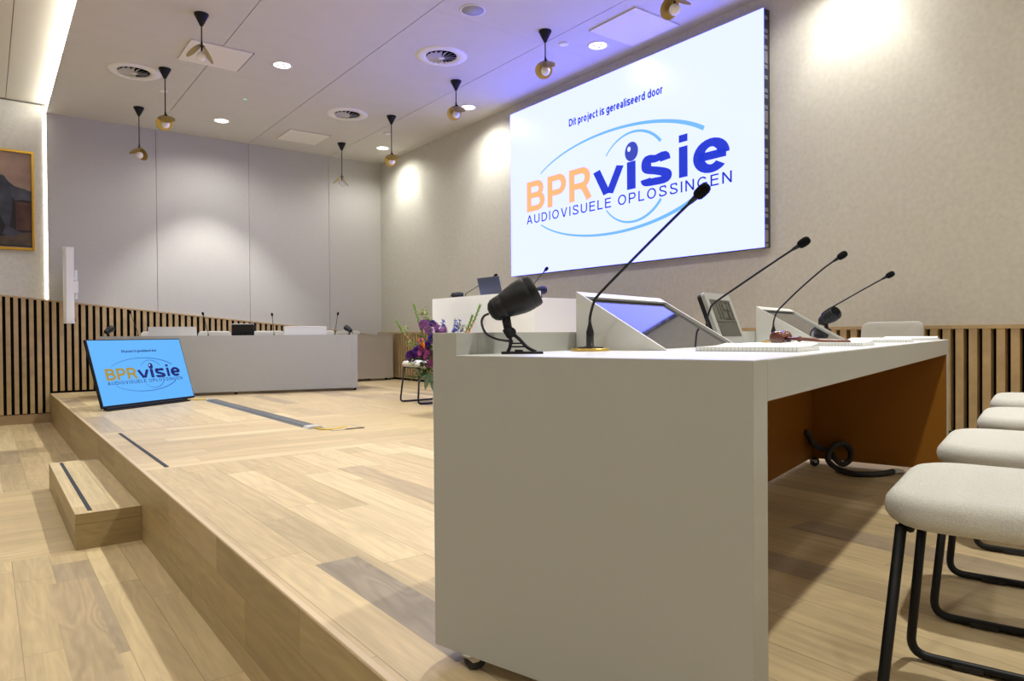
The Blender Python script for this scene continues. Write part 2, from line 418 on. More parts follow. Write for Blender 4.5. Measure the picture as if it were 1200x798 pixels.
# ------------------------------------------------------------------ room constants (metres; z = 0 is the top of the podium)
XR, YB, ZC = 5.777, 11.57, 3.878      # right wall, back wall, dropped ceiling
XP, ZF = 0.712, -0.40                  # podium edge, lower floor
XL, YN, ZL = -3.0, -3.6, 4.0           # left wall, near wall, raised ceiling
BA, BB = 4.51, 6.55                    # band of cross-laid boards

def slab(name, x0, x1, z0, z1):
    bm = BM()
    for y0, y1, mi in ((YN, BA, 0), (BA, BB, 1), (BB, YB + 0.2, 0)):
        bx(bm, (x0, y0, z0), (x1, y1, z1), mi)
    return bm
struct('floor', slab('floor', XL, XP + 0.05, ZF - 0.1, ZF), [M['floorY'], M['floorX']])
pod = struct('podium', slab('podium', XP + 0.012, XR + 0.1, ZF + 0.0, 0.0), [M['floorY'], M['floorX']])
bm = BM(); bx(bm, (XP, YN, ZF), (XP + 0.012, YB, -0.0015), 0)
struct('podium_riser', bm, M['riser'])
bm = BM(); prism(bm, [(XP - 0.001, -0.004), (XP + 0.003, 0.0008), (XP + 0.02, 0.0008), (XP + 0.02, -0.004)], 1, YN, YB)
struct('trim_1', bm, plain('worn_oak_edge', (0.60, 0.47, 0.30), 0.4))
bm = BM(); bx(bm, (0.845, 4.55, 0.0), (0.868, 6.38, 0.0025))
tag(obj('anti_slip_strip', bm, plain('dark_grip_strip', (0.022, 0.028, 0.042), 0.7)), 'dark anti-slip strip inlaid along the podium edge above the step', 'strip')

# single boards of a darker tone seen in the podium and floor
M['greyboard'] = wood('grey_brown_oak_board', 'YX', row=9.0, length=30.0, tones=[(0.0, (0.28, 0.232, 0.165)), (1.0, (0.29, 0.24, 0.17))], figure=1.0)
M['brownboard'] = wood('brown_oak_board', 'YX', row=9.0, length=30.0, tones=[(0.0, (0.44, 0.34, 0.205)), (1.0, (0.45, 0.345, 0.21))], figure=0.9)
for x0, x1, y0, y1, zz, mt in ((0.886, 1.037, 1.40, 2.287, 0.0, 'greyboard'), (1.63, 1.79, 2.55, 3.86, 0.0, 'brownboard'), (0.225, 0.382, 2.2, 3.975, ZF, 'brownboard')):
    bm = BM(); bx(bm, (x0, y0, zz - 0.004), (x1, y1, zz + 0.0004)); struct('floor_board', bm, M[mt])

# step
st = thing('podium_step', 'oak block step against the podium riser with a dark grip strip', 'step', (0.548, 5.5, ZF))
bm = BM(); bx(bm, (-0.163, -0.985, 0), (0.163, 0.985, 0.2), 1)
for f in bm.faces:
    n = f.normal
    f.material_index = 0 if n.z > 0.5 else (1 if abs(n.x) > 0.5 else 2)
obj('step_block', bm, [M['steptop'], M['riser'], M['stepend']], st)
bm = BM(); bx(bm, (-0.098, -0.93, 0.2), (-0.076, 0.93, 0.2025))
obj('grip_strip', bm, plain('dark_grip_strip_step', (0.022, 0.028, 0.042), 0.7), st)

# walls
bm = BM(); bx(bm, (XR, YN, -0.1), (XR + 0.15, YB + 0.2, ZL + 0.2)); struct('wall_right', bm, M['wall'])
bm = BM(); bx(bm, (XL, YB + 0.06, ZF - 0.1), (XR + 0.15, YB + 0.2, ZL + 0.2), 0)
struct('wall_back', bm, [M['wall']])
bm = BM()
for x0, x1 in ((XP, 2.079), (2.079, 3.435), (3.435, 4.787), (4.787, XR)):
    bx(bm, (x0 + 0.003, YB, 0.3), (x1 - 0.003, YB + 0.03, ZC), 0)
bx(bm, (XP + 0.003, YB + 0.02, 0.3), (XR, YB + 0.06, ZC), 1)
struct('wall_back_panelling', bm, [M['panel'], M['seam']])
bm = BM(); bx(bm, (XL - 0.15, YN, ZF - 0.1), (XL, YB + 0.2, ZL + 0.2)); struct('wall_left', bm, M['wall'])
bm = BM(); bx(bm, (XL - 0.15, YN - 0.15, ZF - 0.1), (XR + 0.15, YN, ZL + 0.2)); struct('wall_near', bm, M['wall'])

# ceilings: panels with open joints over a dark void
bm = BM(); g = 0.004
xs = [XP, 2.071, 3.437, 4.802, XR + 0.02]; ys = [YN, -2.74, 0.09, 2.93, 5.766, 8.605, YB + 0.03]
for a, b in zip(xs, xs[1:]):
    for i, (c, d) in enumerate(zip(ys, ys[1:])):
        gy = 0.0012
        bx(bm, (a + (0 if a == XP else g), c + gy, ZC), (b - g, d - gy, ZC + 0.03), 0)
bx(bm, (XP, YN, ZC + 0.025), (XR + 0.02, YB + 0.03, ZC + 0.06), 1)
struct('ceiling', bm, [M['ceil'], M['seam']])
bm = BM()
xs = [XL, -1.25, 0.262, XP + 0.15]
for a, b in zip(xs, xs[1:]): bx(bm, (a + 0.003, YN, ZL), (b - 0.003, YB + 0.06, ZL + 0.03), 0)
bx(bm, (XL, YN, ZL + 0.02), (XP + 0.15, YB + 0.06, ZL + 0.06), 1)
struct('ceiling_raised', bm, [M['ceilL'], M['seam']])
bm = BM(); bx(bm, (XL, YB + 0.045, ZL - 0.018), (XP - 0.04, YB + 0.06, ZL)); struct('trim_2', bm, M['seam'])

# lit cove: LED modules on the edge of the dropped ceiling, shining on the raised one; and the lit slot down the back wall
cv = thing('cove_light', 'long glowing light line between the raised and dropped ceilings', 'light', (XP, 0, ZC))
y = YN + 0.1; k = 0
bm = BM()
while y < YB - 0.05:
    bx(bm, (-0.008, y, 0.012), (-0.001, min(y + 1.18, YB), 0.118)); y += 1.2
obj('led_strip', bm, M['cove'], cv)
sl = thing('wall_light_slot', 'thin vertical glowing light slot on the back wall beside the painting', 'light', (XP - 0.012, YB + 0.03, 1.3))
bm = BM(); bx(bm, (-0.02, 0.02, 0.0), (0.008, 0.029, 2.6)); obj('led_strip', bm, M['cove'], sl)

# wainscot: oak slats over black felt
def wains_z(x): return 1.372 - 0.1032 * x           # sloping top edge on the back wall
bm = BM(); p = 0.0867
bx(bm, (XR - 0.022, YN, 0.0), (XR - 0.0005, YB, 0.80), 1)
y = YB - 0.08
while y > YN + 0.1:
    bx(bm, (XR - 0.080, y - 0.052, 0.035), (XR - 0.02, y, 0.79), 0); y -= p
struct('trim_3', bm, [M['slat'], M['gap']])
bm = BM(); bx(bm, (XR - 0.086, YN, 0.79), (XR, YB, 0.817))
struct('trim_4', bm, M['slat'])
bm = BM(); bx(bm, (XR - 0.07, YN, 0.0), (XR - 0.012, YB, 0.03)); struct('baseboard_right', bm, M['gap'])
bm = BM()
def backrun(x0, x1, zb, off):
    q = [(x0, zb), (x1, zb), (x1, wains_z(x1) - 0.012), (x0, wains_z(x0) - 0.012)]
    prism(bm, q, 1, YB - 0.006, YB + 0.02, 1)
    x = x0 + off
    while x + 0.05 < x1:
        prism(bm, [(x, zb + 0.03), (x + 0.05, zb + 0.03), (x + 0.05, wains_z(x + 0.05) - 0.012), (x, wains_z(x) - 0.012)], 1, YB - 0.036, YB - 0.004, 0)
        x += p
backrun(XP + 0.02, XR - 0.06, 0.0, 0.0126)
backrun(XL + 0.3, XP + 0.02, -0.29, 0.0633)
struct('trim_5', bm, [M['slat'], M['gap']])
bm = BM()
prism(bm, [(XL + 0.3, wains_z(XL + 0.3)), (XL + 0.3, wains_z(XL + 0.3) - 0.02), (XR - 0.06, wains_z(XR) - 0.02), (XR - 0.06, wains_z(XR))], 1, YB - 0.042, YB + 0.058)
struct('trim_6', bm, M['slat'])
bm = BM(); bx(bm, (XL, YB - 0.03, ZF), (XP, YB + 0.06, -0.27)); struct('baseboard_back', bm, M['plinth'])

# ------------------------------------------------------------------ slide graphics shared by the LED wall and the floor monitor
def arc_bm(cx, cy, a, b, t0, t1, w0, w1, n=48):
    bm = BM(); prev = None
    for k in range(n + 1):
        f = k / n; t = R(t0 + (t1 - t0) * f); w = (w0 + (w1 - w0) * f) / 2
        c, s = math.cos(t), math.sin(t); nx, ny = c / a, s / b; l = math.hypot(nx, ny); nx /= l; ny /= l
        q = (bm.verts.new((cx + a * c - nx * w, cy + b * s - ny * w, 0)), bm.verts.new((cx + a * c + nx * w, cy + b * s + ny * w, 0)))
        if prev: bm.faces.new([prev[0], prev[1], q[1], q[0]])
        prev = q
    return bm
def ell_bm(cx, cy, a, b, n=36):
    bm = BM(); bm.faces.new([bm.verts.new((cx + a * math.cos(2 * PI * k / n), cy + b * math.sin(2 * PI * k / n), 0)) for k in range(n)]); return bm
def slide(parent, xf, mats, thin=1.0):
    """xf: matrix from slide metres (3.83 x 2.17, origin lower left) to the parent's frame"""
    def put(name, bm, m, dz=0.0):
        for v in bm.verts: v.co = xf @ Vector((v.co.x, v.co.y, dz))
        bmesh.ops.recalc_face_normals(bm, faces=bm.faces[:])
        return obj(name, bm, m, parent)
    for sg in (1, -1):
        put('orbit_arc', arc_bm(1.88, 0.937, 1.5, 0.582, sg * 146, sg * 31, 0.016 * thin, 0.044 * thin), mats['sky'], 0.002)
        put('orbit_arc', arc_bm(2.21, 0.935, 0.515, 0.49, sg * 141, sg * 38, 0.016 * thin, 0.034 * thin), mats['sky'], 0.0022)
    for b in words('Dit project is gerealiseerd door', (1.181, 2.645, 1.727, 1.818), 0.195, gap=0.085, space=0.40): put('caption_text', b, mats['cap'], 0.002)
    for b in words('BPR', (0.35, 1.585, 0.807, 1.197), 0.195, gap=0.10): put('logo_text', b, mats['orange'], 0.003)
    def put_letter(strokes, wd, x0, x1, y0, y1):
        bm = BM()
        for k in strokes: ribbon(bm, k, wd)
        xs_ = [v.co.x for v in bm.verts]; ys_ = [v.co.y for v in bm.verts]
        for v in bm.verts: v.co = Vector((x0 + (v.co.x - min(xs_)) * (x1 - x0) / (max(xs_) - min(xs_)), y0 + (v.co.y - min(ys_)) * (y1 - y0) / (max(ys_) - min(ys_)), 0))
        put('logo_text', bm, mats['blue'], 0.004)
    put_letter([[(0.10, 1), (0.455, 0)], [(0.90, 1), (0.545, 0)]], 0.25, 1.600, 2.085, 0.802, 1.108)
    put_letter([[(0.5, 0), (0.5, 1)]], 1.0, 2.134, 2.262, 0.802, 1.105)
    put_letter(glyph('s', 0.185)[1], 0.185, 2.335, 2.765, 0.785, 1.122)
    put_letter([[(0.5, 0), (0.5, 1)]], 1.0, 2.856, 2.966, 0.802, 1.115)
    put_letter([[(0.5, 0), (0.5, 1)]], 1.0, 2.856, 2.966, 1.160, 1.235)
    put_letter(glyph('e', 0.185)[1], 0.185, 3.035, 3.465, 0.785, 1.122)
    put('logo_eye', ell_bm(2.203, 1.213, 0.098, 0.106), mats['eye'], 0.005)
    put('eye_glint', ell_bm(2.168, 1.245, 0.024, 0.028), mats['glint'], 0.006)
    for b in words('AUDIOVISUELE OPLOSSINGEN', (0.346, 3.487, 0.652, 0.764), 0.135, gap=0.26, space=0.72): put('slogan_text', b, mats['cap'], 0.003)

# LED wall
lw = thing('led_video_wall', 'large white LED video wall hanging on the right wall', 'screen', (XR - 0.005, 5.602, 1.551))
W_, H_ = 3.826, 2.172
bm = BM(); bx(bm, (-0.086, -W_ / 2, 0.0), (0.004, W_ / 2, H_), 0); 
obj('cabinet', bm, M['ledcase'], lw)
for k in range(8):
    z0 = k * H_ / 8
    for a, b in ((0.0, 0.035), (0.055, 0.09) if k % 2 else (0.05, 0.16), (0.175, 0.21)):
        bm = BM(); bx(bm, (-0.08, -W_ / 2 - 0.002, z0 + a), (-0.03, -W_ / 2 + 0.01, z0 + b)); obj('edge_clip', bm, M['alu'], lw)
bm = BM(); bx(bm, (-0.094, -W_ / 2, 0.0), (-0.086, W_ / 2, H_))
obj('display_face', bm, M['led_white'], lw)
XF = Matrix(((0, 0, -1, -0.094), (-1, 0, 0, W_ / 2), (0, 1, 0, 0), (0, 0, 0, 1)))
slide(lw, XF, dict(sky=M['led_sky'], cap=M['led_navy'], orange=M['led_orange'], blue=M['led_blue'], eye=M['led_eye'], glint=M['led_glint']))

# monitor on the podium floor, leaning back
mw, mh = 1.319, 0.754
mo = thing('floor_monitor', 'flat screen monitor tilted back on the podium floor, showing a blue slide', 'monitor', (1.507, 8.752, 0.0), 0.628)
tilt = Matrix.Translation((0, 0, 0.03)) @ Matrix.Rotation(-0.304, 4, 'X')
def tl(bm):
    for v in bm.verts: v.co = tilt @ v.co
    return bm
bm = BM(); bx(bm, (-mw / 2, 0.0, 0), (mw / 2, 0.035, mh), 0, 0.004); bx(bm, (-mw / 2 + 0.1, 0.03, 0.1), (mw / 2 - 0.1, 0.06, mh - 0.12), 0, 0.006)
obj('casing', tl(bm), M['black'], mo)
bm = BM(); bx(bm, (-mw / 2 + 0.012, -0.002, 0.022), (mw / 2 - 0.012, 0.002, mh - 0.012))
obj('screen', tl(bm), M['tv_bg'], mo)
q = 1.295 / 3.826
XF = tilt @ Matrix(((q, 0, 0, -1.295 / 2), (0, 0, -1, -0.0022), (0, q * 0.985, 0, 0.022), (0, 0, 0, 1)))
slide(mo, XF, dict(sky=M['tv_line'], cap=M['tv_navy'], orange=M['tv_orange'], blue=M['tv_navy'], eye=M['tv_navy'], glint=M['led_glint']), 0.75)
bm = BM(); bx(bm, (-0.66, -0.07, 0.0), (0.50, -0.03, 0.014), 0, 0.003); bx(bm, (-0.64, -0.05, 0.008), (0.48, 0.015, 0.03)); obj('stand_foot', bm, M['black'], mo)
for x in (-0.2, 0.2):
    bm = BM(); bx(bm, (x - 0.03, -0.04, 0.0), (x + 0.03, 0.38, 0.014), 0, 0.003); tube(bm, [(x, 0.36, 0.01), (x, 0.19, 0.46)], 0.012, 6); obj('stand_strut', bm, M['black'], mo)

# ------------------------------------------------------------------ desks
def castor(name, parent, x, y, dz=0.04, yaw=-0.85):
    rt = Matrix.Translation((x, y, 0)) @ Matrix.Rotation(yaw, 4, 'Z') @ Matrix.Diagonal((1.25, 1.25, 1.25, 1))
    bm = BM()
    lathe(bm, [(0.010, 0.026), (0.018, 0.027), (0.018, 0.0318), (0.010, 0.0318)], rt, 14)
    for s in (-1, 1):
        prism(bm, [(-0.012, 0.031), (0.012, 0.031), (0.016, 0.020), (0.004, 0.017)], 1, s * 0.013 - 0.0015, s * 0.013 + 0.0015)
        for v in bm.verts[-8:]: v.co = rt @ v.co
    f = obj(name, bm, M['steel'], parent)
    bm = BM(); lathe(bm, [(0.0, -0.010), (0.014, -0.0105), (0.019, -0.009), (0.0215, -0.004), (0.0215, 0.004), (0.019, 0.009), (0.014, 0.0105), (0.0, 0.010)],
                     rt @ Matrix.Translation((0.008, 0, 0.0216)) @ Matrix.Rotation(PI / 2, 4, 'X'), 18)
    obj('wheel', bm, M['rubber'], f)

def make_desk(label, loc, rz, L=3.17, H=0.73, lip=0.053, D=0.758, mat='desk', topmat='top', castors=True):
    """frame: x runs along the desk, sitters at -y, the lipped front at y = 0"""
    d = thing('council_desk', label, 'desk', loc, rz)
    e = 0.079; tt = 0.076; fl = 0.074; zb = 0.04
    for x0 in (0.0, L - e):
        bm = BM(); prism(bm, [(0.0, zb), (0.0, H + lip), (-fl, H + lip), (-fl, H), (-D, H), (-D, zb)], 0, x0, x0 + e)
        bmesh.ops.bevel(bm, geom=bm.edges[:], offset=0.0012, segments=1, affect='EDGES')
        obj('end_panel', bm, M[mat], d)
    bm = BM(); bx(bm, (e, -fl, zb), (L - e, 0.0, H + lip)); obj('front_panel', bm, M[mat], d)
    bm = BM(); bx(bm, (e, -D, H - tt), (L - e, -fl, H - 0.002)); obj('worktop', bm, M[mat], d)
    bm = BM(); bx(bm, (0.001, -D + 0.001, H - 0.002), (L - 0.001, -fl, H + 0.0006)); obj('top_surface', bm, M[topmat], d)  # thin skin whose paler colour carries the light on the worktop
    bm = BM(); bx(bm, (e, -fl - 0.012, zb + 0.002), (L - e, -fl, H - tt)); obj('ochre_lining', bm, M['orange'], d)
    bm = BM(); bx(bm, (e, -D + 0.01, zb + 0.002), (e + 0.003, -fl - 0.012, H - tt)); obj('ochre_lining', bm, M['orange'], d)
    bm = BM(); bx(bm, (L - e - 0.003, -D + 0.003, zb + 0.002), (L - e, -fl - 0.012, H - tt)); obj('ochre_lining', bm, M['orange'], d)
    bm = BM(); bx(bm, (e + 0.003, -D + 0.006, H - tt - 0.003), (L - e - 0.003, -fl - 0.012, H - tt)); obj('ochre_lining', bm, M['orange'], d)
    if castors:
        for x, y in ((0.020, -0.095), (0.04, -D + 0.1), (L / 2, -0.05), (L - 0.12, -0.1), (L - 0.04, -D + 0.1)):
            castor('castor', d, x, y)
    return d

NA = (0.849, 1.437); NR = R(15.703)
def near(u, v, z=0.0):
    c, s = math.cos(NR), math.sin(NR)
    return (NA[0] + v * c + u * s, NA[1] + v * s - u * c, z)
FA = (4.189 - 0.025, 9.096 + 0.008); FR = R(163.66)
def far(u, v, z=0.0):
    """v counted from the far desk's left end as seen from the camera"""
    x, y = 3.17 - v, -u
    c, s = math.cos(FR), math.sin(FR)
    return (FA[0] + x * c - y * s, FA[1] + x * s + y * c, z)
make_desk('long warm grey council desk in the foreground with an ochre interior', (*NA, 0), NR)
make_desk('long grey council desk across the room behind the tilted floor monitor', (*FA, 0), FR)
make_desk('tall white central desk under the LED wall, laptop on top', (3.762, 4.655, 0), R(90), L=1.71, H=1.088, lip=0.06, mat='litwhite', topmat='top')

# ribbed side table at the far end of the right wall
tb = thing('side_table', 'beige ribbed cabinet table on wheels in the far right corner', 'table', (4.35, 10.79, 0))
bm = BM(); bx(bm, (0.0, 0.0, 0.04), (1.24, 0.215, 0.775), 0)
for i in range(60):
    x = 0.01 + i * 0.0205; bx(bm, (x, -0.004, 0.042), (x + 0.014, 0.001, 0.772), 0)
obj('ribbed_body', bm, M['ribbed'], tb)
bm = BM(); bx(bm, (-0.004, -0.008, 0.775), (1.246, 0.22, 0.79)); obj('table_top', bm, M['ribbed'], tb)
for x, y in ((0.06, 0.05), (1.18, 0.05), (0.06, 0.17), (1.18, 0.17)): castor('castor', tb, x, y)

# ------------------------------------------------------------------ chairs
def make_chair():
    c = thing('sled_chair', 'x', 'chair')
    bm = BM(); cushion(bm, 0.475, 0.46, 0.062, 0.105, 0.014, Matrix.Translation((0, 0.0, 0.442)))
    obj('seat', bm, M['fabric'], c)
    bm = BM(); cushion(bm, 0.455, 0.30, 0.045, 0.06, 0.006, Matrix.Translation((0, 0.235, 0.70)) @ Matrix.Rotation(R(80), 4, 'X') , curve=0.028)
    obj('backrest', bm, M['fabric'], c)
    for s in (-1, 1):
        bm = BM()
        pts = fillet([(s * 0.175, -0.195, 0.408), (s * 0.207, -0.232, 0.0115), (s * 0.207, 0.215, 0.0115), (s * 0.185, 0.205, 0.42), (s * 0.18, 0.262, 0.70)], 0.045, 7)
        tube(bm, pts, 0.0105, 10)
        o = obj('leg', bm, M['blackmetal'], c)
        for ya in (-0.145, 0.10):
            bm = BM(); bx(bm, (s * 0.207 - 0.011, ya, 0.0), (s * 0.207 + 0.011, ya + 0.06, 0.014), 0, 0.002); obj('foot_pad', bm, M['rubber'], o)
    bm = BM(); tube(bm, [(-0.178, -0.18, 0.405), (0.178, -0.18, 0.405)], 0.008, 8); tube(bm, [(-0.185, 0.18, 0.405), (0.185, 0.18, 0.405)], 0.008, 8)
    bx(bm, (-0.17, -0.2, 0.407), (0.17, 0.19, 0.415))
    obj('seat_frame', bm, M['blackmetal'], c)
    return c
ch0 = make_chair()
first = [True]
def chair(loc, rz, label, group):
    if first[0]:
        first[0] = False; ch0.location = loc; ch0.rotation_euler = (0, 0, rz); ch0['label'] = label; ch0['group'] = group; return ch0
    return dup(ch0, loc, rz, label, group)
# local -y of the chair is its front; on the near side the sitter looks towards the lip (world +y' of the desk)
G = 'cream sled chairs behind the foreground desk'
for (v, u, lab) in ((0.475, 1.135, 'nearest cream upholstered sled chair at the right edge, front legs in full view'),
                    (1.185, 1.15, 'second cream sled chair from the front along the foreground desk'),
                    (1.97, 1.195, 'third cream sled chair from the front along the foreground desk'),
                    (2.77, 1.195, 'farthest of the four cream sled chairs beside the foreground desk')):
    chair(near(u, v), NR + PI, lab, G)
G = 'chairs behind the far desk'
for (v, lab) in ((0.52, 'cream chair behind the leftmost microphone of the far desk'), (1.275, 'cream chair behind the far desk just left of the black clock'),
                 (2.03, 'cream chair behind the far desk just right of the black clock'), (2.79, 'cream chair at the right end of the far desk')):
    o = chair(far(1.11, v), FR + PI, lab, G)
chair((5.28, 2.49, 0), R(-90), 'cream chair against the slatted right wall beyond the gavel', 'chairs along the walls')
chair((5.08, 11.262, 0), R(0), 'cream chair back behind the ribbed table in the corner', 'chairs along the walls')
chair((4.03, 6.955, 0), R(-90), 'cream sled chair left of the tall white desk, behind the flowers', 'chairs along the walls')

# ------------------------------------------------------------------ microphones
def mic(loc, rz, label, run, rise, group, bend=0.0, kink=0.155):
    """gooseneck microphone leaning towards local -y"""
    t = thing('gooseneck_microphone', label, 'microphone', loc, rz, group)
    bm = BM(); lathe(bm, [(0.0, 0.0), (0.0525, 0.0), (0.053, 0.004), (0.0525, 0.0075), (0.0, 0.0075)], seg=32); obj('brass_base', bm, M['brass'], t)
    bm = BM(); lathe(bm, [(0.0, 0.0075), (0.037, 0.0075), (0.034, 0.011), (0.016, 0.0125), (0.0105, 0.015), (0.0105, 0.040), (0.0098, 0.041), (0.0098, 0.0425), (0.0105, 0.0435), (0.0105, 0.053), (0.0085, 0.060), (0.0048, 0.074), (0.0042, 0.085), (0.0, 0.085)], seg=20); obj('connector', bm, M['black'], t)
    pts = spline([(0, 0, 0.07), (0, -0.001, kink * 0.613), (0, -0.012, kink * 0.84), (0, -min(0.03, run * .3), kink), (0, -min(0.03, run * .3) - (run - min(0.03, run * .3)) * 0.35, kink + (rise - kink) * 0.36 + bend), (0, -min(0.03, run * .3) - (run - min(0.03, run * .3)) * 0.75, kink + (rise - kink) * 0.76 + bend), (0, -run, rise)], 8)
    bm = BM(); tube(bm, pts, 0.0038, 8); obj('gooseneck', bm, M['black'], t)
    d = (pts[-1] - pts[-6]).normalized()
    rot = Vector((0, 0, 1)).rotation_difference(d).to_matrix().to_4x4()
    bm = BM(); lathe(bm, [(0.0038, -0.026), (0.006, -0.014), (0.0075, 0.0), (0.0075, 0.012)], Matrix.Translation(pts[-1]) @ rot, 14); obj('capsule_neck', bm, M['black'], t)
    bm = BM(); lathe(bm, [(0.0, 0.0), (0.010, 0.001), (0.0140, 0.007), (0.0150, 0.018), (0.0148, 0.030), (0.012, 0.038), (0.007, 0.0418), (0.0, 0.043)], Matrix.Translation(pts[-1]) @ rot, 18); obj('windscreen', bm, M['foam'], t)
    return t
G = 'gooseneck microphones on the foreground desk'
mic(near(0.168, 0.445, 0.7306), NR, 'large gooseneck microphone in front of the left tablet console, crossing the LED wall', 0.305, 0.383, G)
mic(near(0.187, 1.235, 0.7306), NR, 'gooseneck microphone rising beside the grey desk clock', 0.318, 0.335, G)
mic(near(0.185, 2.03, 0.7306), NR, 'gooseneck microphone with brass base right behind the gavel head', 0.272, 0.362, G, 0.008)
mic(near(0.195, 2.80, 0.7306), NR, 'gooseneck microphone crossing the far black spotlight on the foreground desk', 0.325, 0.325, G)
G = 'gooseneck microphones on the far desk'
for v, run, rise, lab in ((0.42, 0.06, 0.345, 'thin microphone leaning right above the left corner of the floor monitor'),
                          (1.245, 0.05, 0.325, 'thin microphone on the far desk left of the black clock back'),
                          (2.07, 0.03, 0.315, 'thin upright microphone on the far desk right of the black clock back'),
                          (2.88, 0.06, 0.33, 'thin microphone leaning left at the right end of the far desk')):
    dx = {0.42: 0.09, 2.88: -0.05, 1.245: 0.06, 2.07: 0.02}[v]
    mic(far(0.15, v, 0.7306), FR + math.atan2(dx, run), lab, math.hypot(dx, run), rise, G)
G = 'gooseneck microphones on the tall white desk'
# the tall desk's sitters are on +x
mic((4.1, 6.26, 1.0886), 0.239, 'long gooseneck microphone behind the laptop on the tall white desk', 0.42, 0.285, G, kink=0.125)
mic((3.98, 4.96, 1.0886), R(45), 'slim microphone on the tall white desk right of the laptop', 0.12, 0.26, G)

# ------------------------------------------------------------------ bullet spotlights
def spotlight(loc, rz, label, elev=27, group='black bullet spotlights on the desks'):
    """shines towards local -y, tilted up"""
    t = thing('desk_spotlight', label, 'lamp', loc, rz, group); t.scale = (1.16, 1.16, 1.16)
    bm = BM(); bx(bm, (-0.021, -0.050, 0.0), (0.021, 0.037, 0.005), 0, 0.0015); lathe(bm, [(0.0, 0.005), (0.009, 0.005), (0.009, 0.0085), (0.0, 0.0085)], seg=14); obj('foot_plate', bm, M['black'], t)
    bm = BM()
    for s in (-1, 1):
        tube(bm, spline([(s * 0.011, -0.036, 0.004), (s * 0.010, -0.017, 0.014), (s * 0.008, -0.001, 0.031), (s * 0.006, 0.014, 0.043)], 5), 0.0036, 8)
        tube(bm, spline([(s * 0.011, 0.023, 0.004), (s * 0.010, 0.019, 0.014), (s * 0.008, 0.017, 0.027), (s * 0.006, 0.020, 0.043)], 5), 0.0036, 8)
    for z, a, b in ((0.015, -0.013, 0.019), (0.022, -0.006, 0.017)):
        bx(bm, (-0.010, a, z - 0.0016), (0.010, b, z + 0.0016))
    tube(bm, [(0, 0.0145, 0.038), (0, 0.026, 0.055)], [0.0115, 0.0105], 12)
    lathe(bm, [(0.0, -0.013), (0.011, -0.013), (0.011, 0.013), (0.0, 0.013)], Matrix.Translation((0, 0.0165, 0.045)) @ Matrix.Rotation(PI / 2, 4, 'Y'), 14)
    tube(bm, [(0, 0.022, 0.050), (0, 0.0285, 0.086)], [0.009, 0.010], 12)
    obj('yoke', bm, M['black'], t)
    rot = Matrix.Translation((0, 0.051, 0.0905)) @ Matrix.Rotation(R(90 - elev), 4, 'X')
    # local +z of the body is the beam direction (-y, tilted up)
    bm = BM(); lathe(bm, [(0.0, -0.012), (0.010, -0.011), (0.019, -0.006), (0.0242, 0.002), (0.0248, 0.004), (0.0238, 0.0055), (0.0252, 0.007), (0.0262, 0.020), (0.0252, 0.0212), (0.0265, 0.0225), (0.0305, 0.038), (0.0345, 0.056), (0.0358, 0.069), (0.0352, 0.080),
                          (0.0338, 0.0812), (0.0350, 0.0825), (0.0338, 0.094), (0.0315, 0.0985), (0.0285, 0.0985), (0.0265, 0.094), (0.023, 0.074), (0.0, 0.070)], rot, 36)
    h = obj('lamp_head', bm, M['blackmetal'], t)
    bm = BM(); lathe(bm, [(0.0, 0.0715), (0.0225, 0.0755)], rot, 24, cap=False); obj('lens', bm, M['glass'], h)
    bm = BM(); tube(bm, spline([(0, 0.062, 0.0845), (0, 0.073, 0.079), (0, 0.0775, 0.065), (0, 0.069, 0.044), (0, 0.048, 0.032), (0, 0.025, 0.0275), (0, 0.012, 0.026)], 8), 0.0024, 8); obj('power_cord', bm, M['rubber'], t)
    return t
# beam turned along the desk: local -y is +u; positive turn -> towards +v
spotlight(near(0.142, 0.153, 0.7306), NR + R(38), 'black bullet spotlight on the near left corner of the foreground desk')
spotlight(near(0.20, 3.03, 0.7306), NR - R(32), 'black bullet spotlight at the far end of the foreground desk by the right wall')
spotlight(far(0.15, 0.10, 0.7306), FR - R(40), 'small black spotlight on the left end of the far desk above the monitor')
spotlight(far(0.15, 3.06, 0.7306), FR + R(40), 'small black spotlight on the right end of the far desk')
spotlight((4.02, 6.27, 1.0886), R(90) - R(20), 'small black spotlight on the left end of the tall white desk', elev=-6)
spotlight((4.27, 5.18, 1.0886), R(90) + R(20), 'blue-lit small spotlight on the right half of the tall white desk', elev=2)

